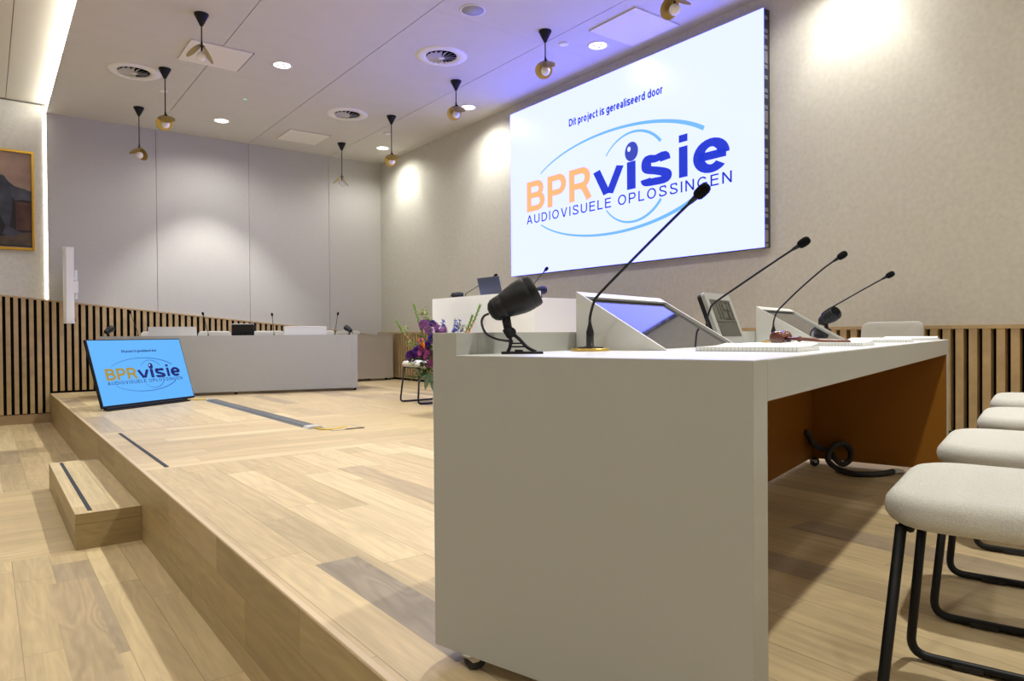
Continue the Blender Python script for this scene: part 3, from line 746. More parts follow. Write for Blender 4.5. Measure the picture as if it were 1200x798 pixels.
# ------------------------------------------------------------------ tablet consoles
def console(loc, rz, label, group='white tablet consoles'):
    """wedge: back edge at y = 0, slopes down towards -y; x from 0 to 0.56"""
    t = thing('tablet_console', label, 'console', loc, rz, group)
    w, d, h = 0.56, 0.285, 0.17; k = 0.009
    nrm = Vector((0, -h, d)).normalized()
    bm = BM()
    for x0, x1 in ((0, k), (w - k, w)):
        prism(bm, [(0.0, 0.0), (0.0, h), (-d, 0.0)], 0, x0, x1)
    bx(bm, (k, -0.008, 0), (w - k, 0.0, h - 0.006))
    def S(y0, y1, off0, off1, mi=0, xa=k, xb=w - k):
        a = Vector((0, -d * y0, h * (1 - y0))); b = Vector((0, -d * y1, h * (1 - y1)))
        vs = []
        for x in (xa, xb):
            vs += [bm.verts.new(Vector((x, 0, 0)) + q) for q in (a + nrm * off0, a + nrm * off1, b + nrm * off1, b + nrm * off0)]
        fs = [bm.faces.new([vs[0], vs[1], vs[2], vs[3]]), bm.faces.new([vs[7], vs[6], vs[5], vs[4]])]
        for i in range(4): fs.append(bm.faces.new([vs[i], vs[(i + 1) % 4], vs[4 + (i + 1) % 4], vs[4 + i]]))
        for f in fs: f.material_index = mi
        bmesh.ops.recalc_face_normals(bm, faces=fs)
    S(0.0, 0.085, -0.006, 0.0); S(0.97, 0.995, -0.003, 0.0)
    obj('housing', bm, M['consolewhite'], t)
    bm = BM(); S(0.085, 0.97, -0.016, -0.010); obj('screen_bezel', bm, M['bezel'], t)
    bm = BM(); S(0.14, 0.93, -0.0105, -0.009, 0, k + 0.018, w - k - 0.018); obj('touch_screen', bm, M['glass'], t)
    return t
console(near(0.076, 0.522, 0.7306), NR, 'white sloped tablet console between the first two microphones of the foreground desk')
console(near(0.076, 2.125, 0.7306), NR, 'white sloped tablet console behind the gavel on the foreground desk')
console(far(0.076, 0.534 + 0.57, 0.7306), FR, 'back of the white tablet console above the floor monitor on the far desk')
console(far(0.076, 2.19 + 0.57, 0.7306), FR, 'back of the white tablet console right of the black clock on the far desk')

# ------------------------------------------------------------------ clocks
def clock(loc, rz, label):
    """leans back; face towards -y"""
    t = thing('desk_clock', label, 'clock', loc, rz, 'digital clocks on the desks')
    tm = Matrix.Rotation(R(-20), 4, 'X')
    def tf(bm):
        for v in bm.verts: v.co = tm @ v.co + Vector((0, 0, 0.004))
        return bm
    w, h = 0.285, 0.215
    bm = BM(); prism(bm, [(x, z + h / 2) for x, z in rrect(w, h, 0.018)], 1, -0.008, 0.006); obj('front_frame', tf(bm), M['silver'], t)
    bm = BM(); prism(bm, [(x, z + h / 2) for x, z in rrect(w - 0.004, h - 0.004, 0.018)], 1, 0.006, 0.024); obj('back_shell', tf(bm), M['black'], t)
    bm = BM(); bx(bm, (-w / 2 + 0.036, -0.0095, 0.026), (w / 2 - 0.03, -0.008, h - 0.03)); lc = obj('lcd_panel', tf(bm), M['lcd'], t)
    bm = BM(); bx(bm, (-w / 2 + 0.036, -0.0105, 0.086), (w / 2 - 0.03, -0.0095, 0.089))
    obj('divider', tf(bm), M['lcdink'], lc)
    SEG = {'1': 'bc', '5': 'afgcd', '8': 'abcdefg'}
    for x0, ch in ((-0.086, '1'), (-0.052, '1'), (-0.012, ':'), (0.010, '5'), (0.058, '8')):
        bm = BM(); w2, h0, h1 = 0.034, 0.102, 0.176; hm = (h0 + h1) / 2; th = 0.0032
        if ch == ':':
            continue
        for sg in SEG[ch]:
            a, b = {'a': ((0, h1), (w2, h1)), 'b': ((w2, hm), (w2, h1)), 'c': ((w2, h0), (w2, hm)), 'd': ((0, h0), (w2, h0)), 'e': ((0, h0), (0, hm)), 'f': ((0, hm), (0, h1)), 'g': ((0, hm), (w2, hm))}[sg]
            bx(bm, (x0 + a[0] - th, -0.0105, a[1] - th), (x0 + b[0] + th, -0.0095, b[1] + th))
        obj('lcd_digit', tf(bm), M['lcdink'], lc)
    for zz in (0.122, 0.154):
        bm = BM(); bx(bm, (-0.002, -0.0105, zz), (0.003, -0.0095, zz + 0.005)); obj('lcd_colon_dot', tf(bm), M['lcdink'], lc)
    bm = BM(); bx(bm, (-0.05, 0.01, 0.0), (0.05, 0.10, 0.005)); tube(bm, [(0, 0.095, 0.004), (0, 0.05, 0.085)], 0.006, 8); obj('prop_stand', bm, M['black'], t)
    return t
clock(near(0.150, 1.60, 0.7306), NR, 'grey digital clock with an LCD face leaning back on the foreground desk')
clock(far(0.15, 1.675, 0.7306), FR, 'black back of a clock standing in the middle of the far desk')

# ------------------------------------------------------------------ notepads, gavel
def pad(loc, rz, label, flip=False):
    t = thing('notepad', label, 'notepad', loc, rz, 'squared notepads on the foreground desk')
    w, d, h = 0.205, 0.255, 0.0105
    bm = BM(); bx(bm, (0, -d, 0.0008), (w, 0, h)); obj('paper_block', bm, M['grid'], t)
    bm = BM(); bx(bm, (-0.001, -d - 0.001, 0), (w + 0.001, 0.001, 0.0009)); obj('back_board', bm, M['cover'], t)
    n = 12; lift = lambda f: h + 0.0005 + 0.022 * max(0, f - 0.45) ** 2
    up_ = [(w * k / n, lift(k / n) + 0.0005) for k in range(n + 1)]; dn_ = [(w * k / n, lift(k / n)) for k in range(n, -1, -1)]
    bm = BM(); prism(bm, up_ + dn_, 1, -d * 0.985, -0.004); obj('top_sheet', bm, M['paper'], t)
    return t
pad(near(0.435, 0.53, 0.7306), NR, 'squared notepad nearest the camera, on the foreground desk corner')
pad(near(0.435, 1.285, 0.7306), NR, 'squared notepad lying under the gavel handle')
pad(near(0.45, 2.10, 0.7306), NR, 'squared notepad behind the tip of the gavel handle')
pad(near(0.47, 2.86, 0.7306), NR, 'squared notepad at the far end of the foreground desk')
gv = thing('gavel', 'dark red wooden gavel lying on the foreground desk', 'gavel', near(0.40, 1.40, 0.7306 + 0.0265), NR + R(-14))
ax = Matrix.Rotation(R(88), 4, 'Y')
bm = BM(); lathe(bm, [(0.0, -0.04), (0.02, -0.04), (0.0245, -0.036), (0.0262, -0.027), (0.0235, -0.022), (0.0225, -0.020), (0.0245, -0.017), (0.0225, -0.014), (0.0205, -0.01), (0.0205, 0.01), (0.0225, 0.014), (0.0245, 0.017), (0.0225, 0.020), (0.0235, 0.022), (0.0262, 0.027), (0.0245, 0.036), (0.02, 0.04), (0.0, 0.04)], ax, 24)
obj('gavel_head', bm, M['mahogany'], gv)
bm = BM(); lathe(bm, [(0.0, 0.015), (0.0065, 0.018), (0.0062, 0.06), (0.0095, 0.066), (0.011, 0.071), (0.0095, 0.076), (0.0065, 0.081), (0.0062, 0.15), (0.0072, 0.20), (0.0085, 0.232), (0.0092, 0.243), (0.0068, 0.25), (0.0, 0.252)],
                 Matrix.Rotation(R(93.4), 4, 'X'), 16)
obj('handle', bm, M['mahogany'], gv)

# laptop on the tall desk (seen from behind)
lp = thing('laptop', 'open blue grey laptop on the tall white desk', 'laptop', (3.95, 5.53, 1.0886), R(90))
bm = BM(); bx(bm, (-0.18, -0.25, 0.0), (0.18, 0.0, 0.014), 0, 0.003); obj('keyboard_base', bm, M['laptop'], lp)
bm = BM(); bx(bm, (-0.18, -0.004, 0.0), (0.18, 0.004, 0.235), 0, 0.0035)
for v in bm.verts: v.co = Matrix.Rotation(R(-14), 4, 'X') @ v.co + Vector((0, 0.004, 0.012))
obj('lid', bm, M['laptop'], lp)

# ------------------------------------------------------------------ cables and floor details
cr = thing('cable_ramp', 'long grey ridged cable ramp lying on the podium floor', 'cable cover', (2.165, 8.9, 0.0), math.atan2(5.62 - 8.9, 2.19 - 2.165))
Lr = 3.28
bm = BM(); prism(bm, [(-0.065, 0.0), (0.065, 0.0), (0.05, 0.014), (0.03, 0.018), (-0.03, 0.018), (-0.05, 0.014)], 0, 0.04, Lr - 0.07); obj('ramp_body', bm, M['duct'], cr)
for yy, zz in ((-0.046, 0.0156), (-0.024, 0.0177), (0.0, 0.0177), (0.024, 0.0177), (0.046, 0.0156)):
    bm = BM(); bx(bm, (0.05, yy - 0.004, zz), (Lr - 0.08, yy + 0.004, zz + 0.001)); obj('ridge_groove', bm, M['ductgroove'], cr)
for a, b in ((0.0, 0.045), (Lr - 0.12, Lr)):
    bm = BM(); prism(bm, [(-0.068, 0.0), (0.068, 0.0), (0.052, 0.018), (0.03, 0.021), (-0.03, 0.021), (-0.052, 0.018)], 0, a, b); obj('end_cap', bm, M['ductend'], cr)
def cable(name, pts, r, mat, label, n=8):
    bm = BM(); tube(bm, spline(pts, n), r, 8); return tag(obj(name, bm, M[mat]), label, 'cable')
cable('power_cable', [(2.16, 8.93, 0.012), (2.10, 9.02, 0.006), (1.98, 9.12, 0.006), (1.80, 9.30, 0.006), (1.72, 9.42, 0.006)], 0.006, 'yellow', 'short yellow cable between the cable ramp and the far desk')
cable('power_cable', [(2.19, 5.64, 0.010), (2.20, 5.52, 0.006), (2.27, 5.47, 0.006), (2.38, 5.52, 0.006), (2.44, 5.56, 0.004)], 0.006, 'yellow', 'short yellow cable from the cable ramp into the floor box')
fb = thing('floor_box', 'square floor socket box with an ajar wood lid beside the cable ramp', 'floor box', (2.383, 5.52, 0.0))
bm = BM()
for lo, hi in (((-0.14, -0.13), (0.14, -0.122)), ((-0.14, 0.122), (0.14, 0.13)), ((-0.14, -0.122), (-0.132, 0.122)), ((0.132, -0.122), (0.14, 0.122))): bx(bm, (*lo, 0.0), (*hi, 0.004))
obj('frame', bm, M['alu'], fb)
bm = BM(); bx(bm, (-0.13, -0.12, 0.001), (0.13, 0.12, 0.003)); obj('lid', bm, M['floorX'], fb)
bm = BM(); bx(bm, (-0.02, -0.13, 0.002), (0.14, -0.10, 0.0055)); obj('cable_flap', bm, M['black'], fb)
# looped black cable under the foreground desk
pts = [near(0.087, 2.92, 0.215), near(0.105, 2.935, 0.195), near(0.13, 2.95, 0.14), (3.868, 2.093, 0.085), (3.86, 2.06, 0.05), (3.87, 2.02, 0.026), (3.905, 1.995, 0.055), (3.90, 1.995, 0.115), (3.85, 2.02, 0.145), (3.795, 2.045, 0.12),
       (3.765, 2.05, 0.06), (3.745, 1.985, 0.02), (3.70, 1.885, 0.017), (3.72, 1.83, 0.017), (3.80, 1.78, 0.017), (3.90, 1.76, 0.02)]
lc = thing('looped_cable', 'thick black looped cable with a plug on the floor under the foreground desk', 'cable', pts[0])
def rel(ps): return [Vector(p) - Vector(pts[0]) for p in ps]
bm = BM(); tube(bm, spline(rel(pts), 8), 0.0155, 10); obj('cable_sleeve', bm, M['rubber'], lc)
bm = BM(); tube(bm, rel([(3.90, 1.76, 0.02), (3.935, 1.752, 0.019), (3.97, 1.745, 0.014), (3.985, 1.742, 0.012)]), [0.013, 0.014, 0.011, 0.006], 10); obj('plug', bm, M['ductend'], lc)

# ------------------------------------------------------------------ flower arrangement in front of the tall desk
fl = thing('flower_arrangement', 'big bouquet of purple, blue and orange flowers in a floor vase before the tall desk', 'flowers', (3.425, 5.67, 0.0))
GM = dict(leaf=plain('leaf_green', (0.075, 0.19, 0.045), 0.5), leaf2=plain('pale_blue_green_leaf', (0.25, 0.40, 0.30), 0.55), stem=plain('stem_green', (0.17, 0.32, 0.06), 0.5),
          phlox=plain('orchid_purple_petals', (0.50, 0.22, 0.58), 0.6), mag=plain('magenta_petals', (0.62, 0.13, 0.55), 0.6), viol=plain('deep_violet_petals', (0.16, 0.035, 0.46), 0.6), blue=plain('delphinium_blue_petals', (0.08, 0.08, 0.66), 0.6),
          orange=plain('orange_petals', (0.85, 0.30, 0.01), 0.5), pink=plain('salmon_buds', (0.75, 0.28, 0.17), 0.6), lime=plain('pale_lime_umbels', (0.45, 0.50, 0.18), 0.7))
bm = BM(); lathe(bm, [(0.0, 0.0), (0.055, 0.0), (0.068, 0.03), (0.068, 0.18), (0.058, 0.29), (0.066, 0.34), (0.06, 0.34), (0.052, 0.29), (0.0, 0.27)], seg=28); obj('vase', bm, M['white'], fl)
CX = Vector((0.70, -0.714, 0))       # across the view, for spreading the stems
CD = Vector((0.517, 0.856, 0))
def fp(s, z, d=0.0): return CX * s + CD * d + Vector((0, 0, z))
rnd = random.Random(5)
def stalk(name, pts, r, mat='stem'):
    bm = BM(); tube(bm, spline(pts, 5), r, 6); return obj(name, bm, GM[mat], fl)
def leafblade(bm, a, b, w, mi=0, sag=0.01):
    a, b = Vector(a), Vector(b); t = (b - a); side = t.cross(Vector((rnd.uniform(-.5, .5), rnd.uniform(-.5, .5), 1))).normalized(); up = side.cross(t).normalized()
    prev = None
    for k in range(7):
        f = k / 6; c = a + t * f - Vector((0, 0, sag * f * f * 4)); ww = w * math.sin(PI * min(1, f * 0.92 + 0.06)) ** 0.8
        q = [bm.verts.new(c - side * ww), bm.verts.new(c + up * ww * -0.25), bm.verts.new(c + side * ww)]
        if prev:
            for i in (0, 1):
                fc = bm.faces.new([prev[i], prev[i + 1], q[i + 1], q[i]]); fc.smooth = True; fc.material_index = mi
        prev = q
def blossom(bm, c, r, n=5, nrm=None, mi=0):
    nrm = (nrm or Vector((rnd.uniform(-1, 1), rnd.uniform(-1, 1), rnd.uniform(-.3, 1)))).normalized()
    u = nrm.orthogonal().normalized(); v = nrm.cross(u)
    ctr = bm.verts.new(c)
    for k in range(n):
        a = 2 * PI * k / n; da = PI / n * 0.9
        p = [c + (u * math.cos(a + s) + v * math.sin(a + s)) * r * q + nrm * h for s, q, h in ((-da, 0.55, r * .2), (-da * .6, 0.95, r * .28), (0, 1.05, r * .2), (da * .6, 0.95, r * .28), (da, 0.55, r * .2))]
        f = bm.faces.new([ctr] + [bm.verts.new(x) for x in p]); f.material_index = mi; f.smooth = True
def cluster(name, c, R_, mat, n, r):
    bm = BM()
    for i in range(n):
        d = Vector((rnd.gauss(0, 1), rnd.gauss(0, 1), rnd.gauss(0, 1))).normalized()
        blossom(bm, Vector(c) + d * R_ * rnd.uniform(.75, 1.0), r * rnd.uniform(.8, 1.15), 5, d)
    bmesh.ops.solidify(bm, geom=bm.faces[:], thickness=0.0012)
    return obj(name, bm, GM[mat], fl)
# foliage body
bm = BM()
for i in range(150):
    a = fp(rnd.gauss(0.0, 0.09), rnd.uniform(0.36, 0.76), rnd.gauss(0, 0.06)); d = fp(rnd.gauss(0, 0.11), rnd.uniform(-0.05, 0.12), rnd.gauss(0, 0.08))
    leafblade(bm, a, a + d, rnd.uniform(.012, .026))
bmesh.ops.solidify(bm, geom=bm.faces[:], thickness=0.001); obj('foliage', bm, GM['leaf'], fl)
bm = BM()
for a, b, w in ((fp(-0.10, 0.42, -0.09), fp(-0.14, 0.30, -0.13), .035), (fp(-0.09, 0.43, -0.09), fp(-0.20, 0.38, -0.12), .026), (fp(-0.07, 0.42, -0.1), fp(-0.06, 0.29, -0.15), .03), (fp(-0.05, 0.44, -.1), fp(-0.02, 0.32, -.14), .03)):
    leafblade(bm, a, b, w)
bmesh.ops.solidify(bm, geom=bm.faces[:], thickness=0.001); obj('broad_leaf', bm, GM['leaf2'], fl)
# gladiolus-like spikes with salmon buds
for s0, s1, z1, d in ((-0.08, -0.415, 0.90, 0.02), (-0.05, -0.24, 1.05, 0.0), (0.10, 0.39, 1.037, 0.03), (0.08, 0.315, 0.94, 0.0)):
    p = [fp(s0 * .4, 0.42, 0), fp(s0 + (s1 - s0) * .4, 0.42 + (z1 - .42) * .42, d), fp(s0 + (s1 - s0) * .78, 0.42 + (z1 - .42) * .75, d), fp(s1, z1, d)]
    o = stalk('gladiolus_stem', p, 0.0045)
    sp = spline(p, 10); bm = BM()
    for i, c in enumerate(sp[14:], 0):
        f = i / len(sp[14:]); t = (sp[-1] - sp[14]).normalized(); e = c + t * .035 + CX * (0.012 if i % 2 else -0.012)
        tube(bm, [c, c + (e - c) * .5, e], [0.007 * (1.1 - .5 * f), 0.0085 * (1.1 - .5 * f), 0.001], 6, 1 if (f < .35 and i % 2) else 0)
    obj('buds', bm, [GM['stem'], GM['pink']], o)
# blossoms seen around the vase
for nm, c, R_, m, n, r in (('phlox_head', fp(-0.140, 0.865, -.05), .055, 'phlox', 42, .021), ('phlox_head', fp(-0.072, 0.835, -.08), .068, 'phlox', 52, .022), ('phlox_head', fp(-0.04, 0.74, -.11), .06, 'phlox', 44, .021),
                           ('phlox_head', fp(-0.145, 0.605, -.11), .066, 'mag', 50, .022), ('phlox_head', fp(-0.095, 0.52, -.11), .05, 'mag', 32, .021), ('phlox_head', fp(0.02, 0.80, -.05), .062, 'phlox', 46, .02), ('phlox_head', fp(0.09, 0.74, 0.0), .05, 'phlox', 34, .02),
                           ('lisianthus_bloom', fp(-0.272, 0.575, -.06), .042, 'viol', 20, .032), ('lisianthus_bloom', fp(-0.20, 0.62, -.09), .044, 'viol', 24, .032), ('lisianthus_bloom', fp(-0.16, 0.70, -.11), .032, 'mag', 14, .026), ('lisianthus_bloom', fp(-0.125, 0.675, -.10), .036, 'viol', 18, .028),
                           ('delphinium_spike', fp(-0.075, 0.74, -.16), .03, 'blue', 20, .018), ('delphinium_spike', fp(-0.06, 0.88, -.12), .025, 'blue', 14, .016)):
    cluster(nm, c, R_, m, n, r)
for s, z0, z1, d in ((0.155, 0.79, 0.93, .02), (0.20, 0.80, 0.91, .03), (0.04, 0.83, 0.91, 0.03)):
    o = stalk('delphinium_stem', [fp(s * .4, .45), fp(s * .8, z0 - .1, d), fp(s, z1, d)], .003)
    bm = BM()
    for i in range(22):
        z = rnd.uniform(z0, z1 + .01); f = (z - z0) / (z1 - z0); blossom(bm, fp(s + rnd.gauss(0, .018 * (1.2 - .8 * f)), z, d + rnd.gauss(0, .015)), .014 * (1.15 - .6 * f))
    bmesh.ops.solidify(bm, geom=bm.faces[:], thickness=0.001); obj('blue_florets', bm, GM['blue'], o)
cl = lambda v, m: max(-m, min(m, v))
for s, z, d in ((-0.34, 0.83, 0.0), (-0.137, 0.98, -0.02), (-0.16, 1.0, 0.02), (-0.11, 0.93, -.03), (0.225, 0.83, .02), (-0.29, 0.695, -.05), (-0.05, 0.64, -.14), (-0.265, 0.515, -.10)):
    o = stalk('umbel_stem', [fp(s * .35, .42), fp(s * .7, z - .12, d), fp(s, z, d)], .0025)
    bm = BM()
    for i in range(28): blossom(bm, fp(s + cl(rnd.gauss(0, .025), .035), z + cl(rnd.gauss(0, .02), .03), d + cl(rnd.gauss(0, .02), .03)), .0085, 4)
    bmesh.ops.solidify(bm, geom=bm.faces[:], thickness=0.001); obj('umbel_florets', bm, GM['lime'], o)
bm = BM(); leafblade(bm, fp(-0.14, 0.64, -.16), fp(-0.225, 0.76, -.17), .014, 0, 0); leafblade(bm, fp(-0.14, 0.64, -.16), fp(-0.16, 0.75, -.18), .012, 0, 0); leafblade(bm, fp(-0.14, 0.64, -.16), fp(-0.25, 0.69, -.17), .011, 0, 0)
bmesh.ops.solidify(bm, geom=bm.faces[:], thickness=0.001); obj('bird_of_paradise_bloom', bm, GM['orange'], fl)

# ------------------------------------------------------------------ column loudspeaker and painting on the back wall
ls = thing('column_loudspeaker', 'slim white column loudspeaker on a bracket on the back wall', 'speaker', (0.925, 11.30, 0.965), R(12))
bm = BM(); prism(bm, rrect(0.125, 0.10, 0.035, 5), 2, 0.0, 1.045); obj('column_body', bm, M['white'], ls)
bm = BM(); bx(bm, (-0.045, -0.0525, 0.03), (0.03, -0.049, 1.02)); obj('grille', bm, M['whitefix'], ls)
bm = BM(); bx(bm, (0.05, 0.0, 0.60), (0.11, 0.06, 0.63)); bx(bm, (0.05, 0.0, 0.42), (0.12, 0.08, 0.58), 0, 0.006); bx(bm, (0.09, 0.05, 0.34), (0.125, 0.215, 0.74)); obj('bracket', bm, M['whitefix'], ls)
bm = BM(); tube(bm, spline([(0.03, 0.0, 0.02), (0.08, 0.03, 0.03), (0.11, 0.12, 0.05), (0.10, 0.19, 0.2), (0.10, 0.2, 0.36)], 6), 0.006, 6); obj('signal_cable', bm, M['black'], ls)

pt = thing('framed_painting', 'dark oil painting in a gilt frame on the wall left of the light slot', 'painting', (-0.02, YB + 0.06, 2.64))
pw, ph = 0.585, 0.675
bm = BM()
for lo, hi in (((-pw, -ph), (pw, -ph + .032)), ((-pw, ph - .032), (pw, ph)), ((-pw, -ph + .032), (-pw + .032, ph - .032)), ((pw - .032, -ph + .032), (pw, ph - .032))): bx(bm, (lo[0], -0.05, lo[1]), (hi[0], -0.002, hi[1]), 0, 0.004)
obj('gilt_frame', bm, M['gold'], pt)
bm = BM(); bx(bm, (-pw + .03, -0.03, -ph + .03), (pw - .03, -0.01, ph - .03)); obj('canvas', bm, plain('brown_pink_ground', (0.30, 0.20, 0.145), .6, noise=.4, nscale=2.6), pt)
def paint(name, poly, col, y):
    bm = BM(); prism(bm, poly, 1, y, y + 0.002); obj(name, bm, plain('oil_paint_' + name, col, .55, noise=.5, nscale=7), pt)
paint('painted_backdrop', [(-.55, -.63), (.55, -.63), (.55, .02), (.3, .05), (-.55, .1)], (0.014, 0.011, 0.015), -0.032)
paint('painted_seat', [(.38, -.40), (.55, -.40), (.55, -.03), (.37, -.02)], (0.075, 0.03, 0.018), -0.034)
paint('painted_base', [(.05, -.61), (.55, -.61), (.55, -.43), (.40, -.44), (.2, -.50)], (0.075, 0.05, 0.028), -0.035)
paint('painted_coat', [(-.5, -.5), (-.45, .1), (-.1, .25), (.19, .33), (.25, .315), (.31, .22), (.345, .1), (.33, -.2), (.30, -.36), (.43, -.44), (.36, -.50), (.22, -.47), (.26, -.36), (.2, -.2), (.05, -.4), (-.1, -.6)], (0.040, 0.045, 0.062), -0.037)
paint('painted_sleeve', [(.30, .24), (.36, .185), (.46, .16), (.55, .13), (.55, .0), (.44, .01), (.36, -.01), (.33, .06)], (0.055, 0.06, 0.078), -0.039)

# ------------------------------------------------------------------ ceiling fittings
def pendant(loc, rz, label, drop, a1=42, a2=58):
    t = thing('pendant_lamp', label, 'lamp', loc, rz, 'brass disc pendant lamps')
    bm = BM(); lathe(bm, [(0.0, 0.0), (0.066, 0.0), (0.067, -0.006), (0.014, -0.115), (0.0, -0.118)], seg=28); obj('canopy_cone', bm, M['black'], t)
    bm = BM(); tube(bm, [(0, 0, -0.11), (0, 0, -drop + 0.115)], 0.006, 8); tube(bm, [(0, 0, -drop + 0.19), (0, 0, -drop + 0.085)], 0.009, 8); obj('rod', bm, M['black'], t)
    bm = BM(); lathe(bm, [(0.0, -0.047)] + [(0.047 * math.sin(PI * k / 12), -0.047 * math.cos(PI * k / 12)) for k in range(1, 12)] + [(0.0, 0.047)], Matrix.Translation((0, 0, -drop + 0.047)), 20); obj('opal_globe', bm, M['opal'], t)
    for s, a, rr in ((-1, a1, 0.09), (1, a2, 0.09)):
        # shallow dished disc hanging like a wing from the rod
        mt = Matrix.Translation((s * 0.012, 0.012 * s, -drop + 0.15)) @ Matrix.Rotation(R(s * a), 4, 'Y') @ Matrix.Translation((s * 0.085, 0, 0))
        bm = BM(); lathe(bm, [(0.0, 0.004), (0.05, 0.003), (rr - .002, -0.003), (rr, -0.005), (rr - .003, -0.006), (0.05, 0.0), (0.0, 0.001)], mt, 32, 0, cap=False); obj('brass_disc', bm, M['brassin'], t)
    bm = BM(); tube(bm, [(-0.02, -0.012, -drop + 0.15), (0.02, 0.012, -drop + 0.15)], 0.012, 10); obj('hinge', bm, M['black'], t)
    return t
for x, y, d, rz, lab in ((1.70, 7.17, 0.455, -13, 'pendant lamp with two brass wings in front of the square hatch, top left'),
                         (1.70, 8.88, 0.69, 80, 'brass pendant lamp between the left vent and the square hatch'),
                         (1.70, 10.59, 0.69, 35, 'leftmost pendant lamp, hanging against the grey back wall'),
                         (4.64, 10.67, 0.69, -25, 'farthest right pendant lamp, near the corner of the back wall'),
                         (4.64, 8.94, 0.69, 62, 'pendant lamp left of the LED wall, by the far right downlight'),
                         (4.64, 7.24, 0.455, 70, 'pendant lamp just above the upper left corner of the LED wall'),
                         (4.62, 5.51, 0.455, 55, 'pendant lamp in front of the blue lit ceiling above the LED wall'),
                         (4.62, 3.83, 0.455, 75, 'pendant lamp cut off by the top edge above the LED wall')):
    pendant((x, y, ZC), R(rz), lab, d)

def downlight(loc, label):
    t = thing('downlight', label, 'light', loc, 0, 'recessed ceiling downlights')
    bm = BM(); lathe(bm, [(0.085, 0.012), (0.115, 0.0), (0.117, -0.004), (0.108, -0.007), (0.09, -0.003)], seg=32, cap=False); obj('trim_ring', bm, M['whitefix'], t)
    bm = BM(); lathe(bm, [(0.0, -0.0015), (0.094, -0.0015), (0.094, -0.0035), (0.0, -0.0035)], seg=32); obj('lit_lens', bm, M['lamp'], t)
    for k in range(3):
        a = 2 * PI * k / 3 + .5
        bm = BM(); lathe(bm, [(0.0, -0.0035), (0.022, -0.0035), (0.022, -0.006), (0.0, -0.006)], Matrix.Translation((.045 * math.cos(a), .045 * math.sin(a), 0)), 14); obj('led_spot', bm, M['opal'], t)
    return t
LX = (2.757, 5.31); LY = (10.55, 7.98, 5.45, 2.9)
names = {(2.757, 10.55): 'small downlight near the back wall between pendant lamps and vent', (2.757, 7.98): 'bright downlight in the left half of the dropped ceiling, right of the square hatch',
         (2.757, 5.45): 'ceiling downlight above the top edge of the picture, over the cable ramp', (2.757, 2.9): 'ceiling downlight over the foreground desk, left row',
         (5.31, 10.55): 'downlight nearest the far corner of the right wall', (5.31, 7.98): 'downlight by the upper left corner of the LED wall', (5.31, 5.45): 'downlight in the blue lit ceiling above the LED wall', (5.31, 2.9): 'downlight over the far end of the foreground desk, washing the right wall'}
for p, lab in names.items(): downlight((p[0], p[1], ZC), lab)

def vent(loc, label):
    t = thing('swirl_vent', label, 'vent', loc, 0, 'round swirl air vents')
    bm = BM(); lathe(bm, [(0.165, 0.012), (0.18, -0.004), (0.20, -0.016), (0.235, -0.012), (0.287, -0.004), (0.287, 0.0)], seg=40, cap=False); obj('flange', bm, M['whitefix'], t)
    bm = BM(); lathe(bm, [(0.0, -0.0015), (0.168, -0.0015), (0.168, -0.003), (0.0, -0.003)], seg=32); obj('dark_throat', bm, M['gap'], t)
    n = 16
    bm = BM()
    for k in range(n):
        a = 2 * PI * k / n; c, s = math.cos(a), math.sin(a); a2 = a + 2 * PI / n * .78; c2, s2 = math.cos(a2), math.sin(a2)
        q = [(0.03 * c, 0.03 * s, -0.024), (0.165 * c, 0.165 * s, -0.030), (0.165 * c2, 0.165 * s2, -0.004), (0.03 * c2, 0.03 * s2, -0.012)]
        bm.faces.new([bm.verts.new(x) for x in q])
    bmesh.ops.solidify(bm, geom=bm.faces[:], thickness=0.0015)
    lathe(bm, [(0.0, -0.027), (0.034, -0.025), (0.034, -0.004), (0.0, -0.004)], seg=20)
    obj('swirl_blades', bm, M['whitefix'], t)
    return t
for x, y, lab in ((1.43, 9.19, 'white round swirl vent beside the left pendant lamps'), (4.10, 9.22, 'small looking white round vent near the back wall, centre'), (4.10, 6.69, 'white round swirl vent in the blue tinted ceiling'), (1.43, 6.62, 'round vent cut off by the top edge, left')):
    vent((x, y, ZC), lab)
def hatch(x0, y0, s, label, mat='ceilhatch'):
    t = thing('ceiling_hatch', label, 'hatch', (x0 + s / 2, y0 + s / 2, ZC), 0, 'square ceiling hatches')
    bm = BM(); bx(bm, (-s / 2, -s / 2, -0.018), (s / 2, s / 2, -0.003), 0, 0.002); obj('hatch_panel', bm, M['hatch'], t)
    bm = BM(); e = s / 2 + .006
    bx(bm, (-e + .014, -e + .014, -0.004), (e + .014, e + .014, -0.0005)); obj('recess_shade', bm, M['seam'], t)  # dark plate pushed off-centre to paint the shaded far walls of a recess
M['hatch'] = plain('cream_hatch', (0.74, 0.71, 0.64), 0.85)
hatch(1.75, 7.815, 0.632, 'square ceiling hatch behind the nearest left pendant lamp')
hatch(3.69, 10.35, 0.62, 'square ceiling hatch next to the back wall')
hatch(4.965, 4.585, 0.63, 'square ceiling hatch in the blue glow above the LED wall')
bm = BM(); lathe(bm, [(0.0, 0.0), (0.125, 0.0), (0.127, -0.004), (0.112, -0.007), (0.108, -0.004), (0.0, -0.004)], seg=36)
t = thing('ceiling_loudspeaker', 'round ceiling loudspeaker with grey grille near the top edge', 'speaker', (3.764, 5.564, ZC)); obj('rim', bm, M['whitefix'], t)
bm = BM(); lathe(bm, [(0.0, -0.0042), (0.107, -0.0042), (0.107, -0.0055), (0.0, -0.0055)], seg=36); obj('grille', bm, plain('grey_grille', (0.33, 0.34, 0.36), .7), t)
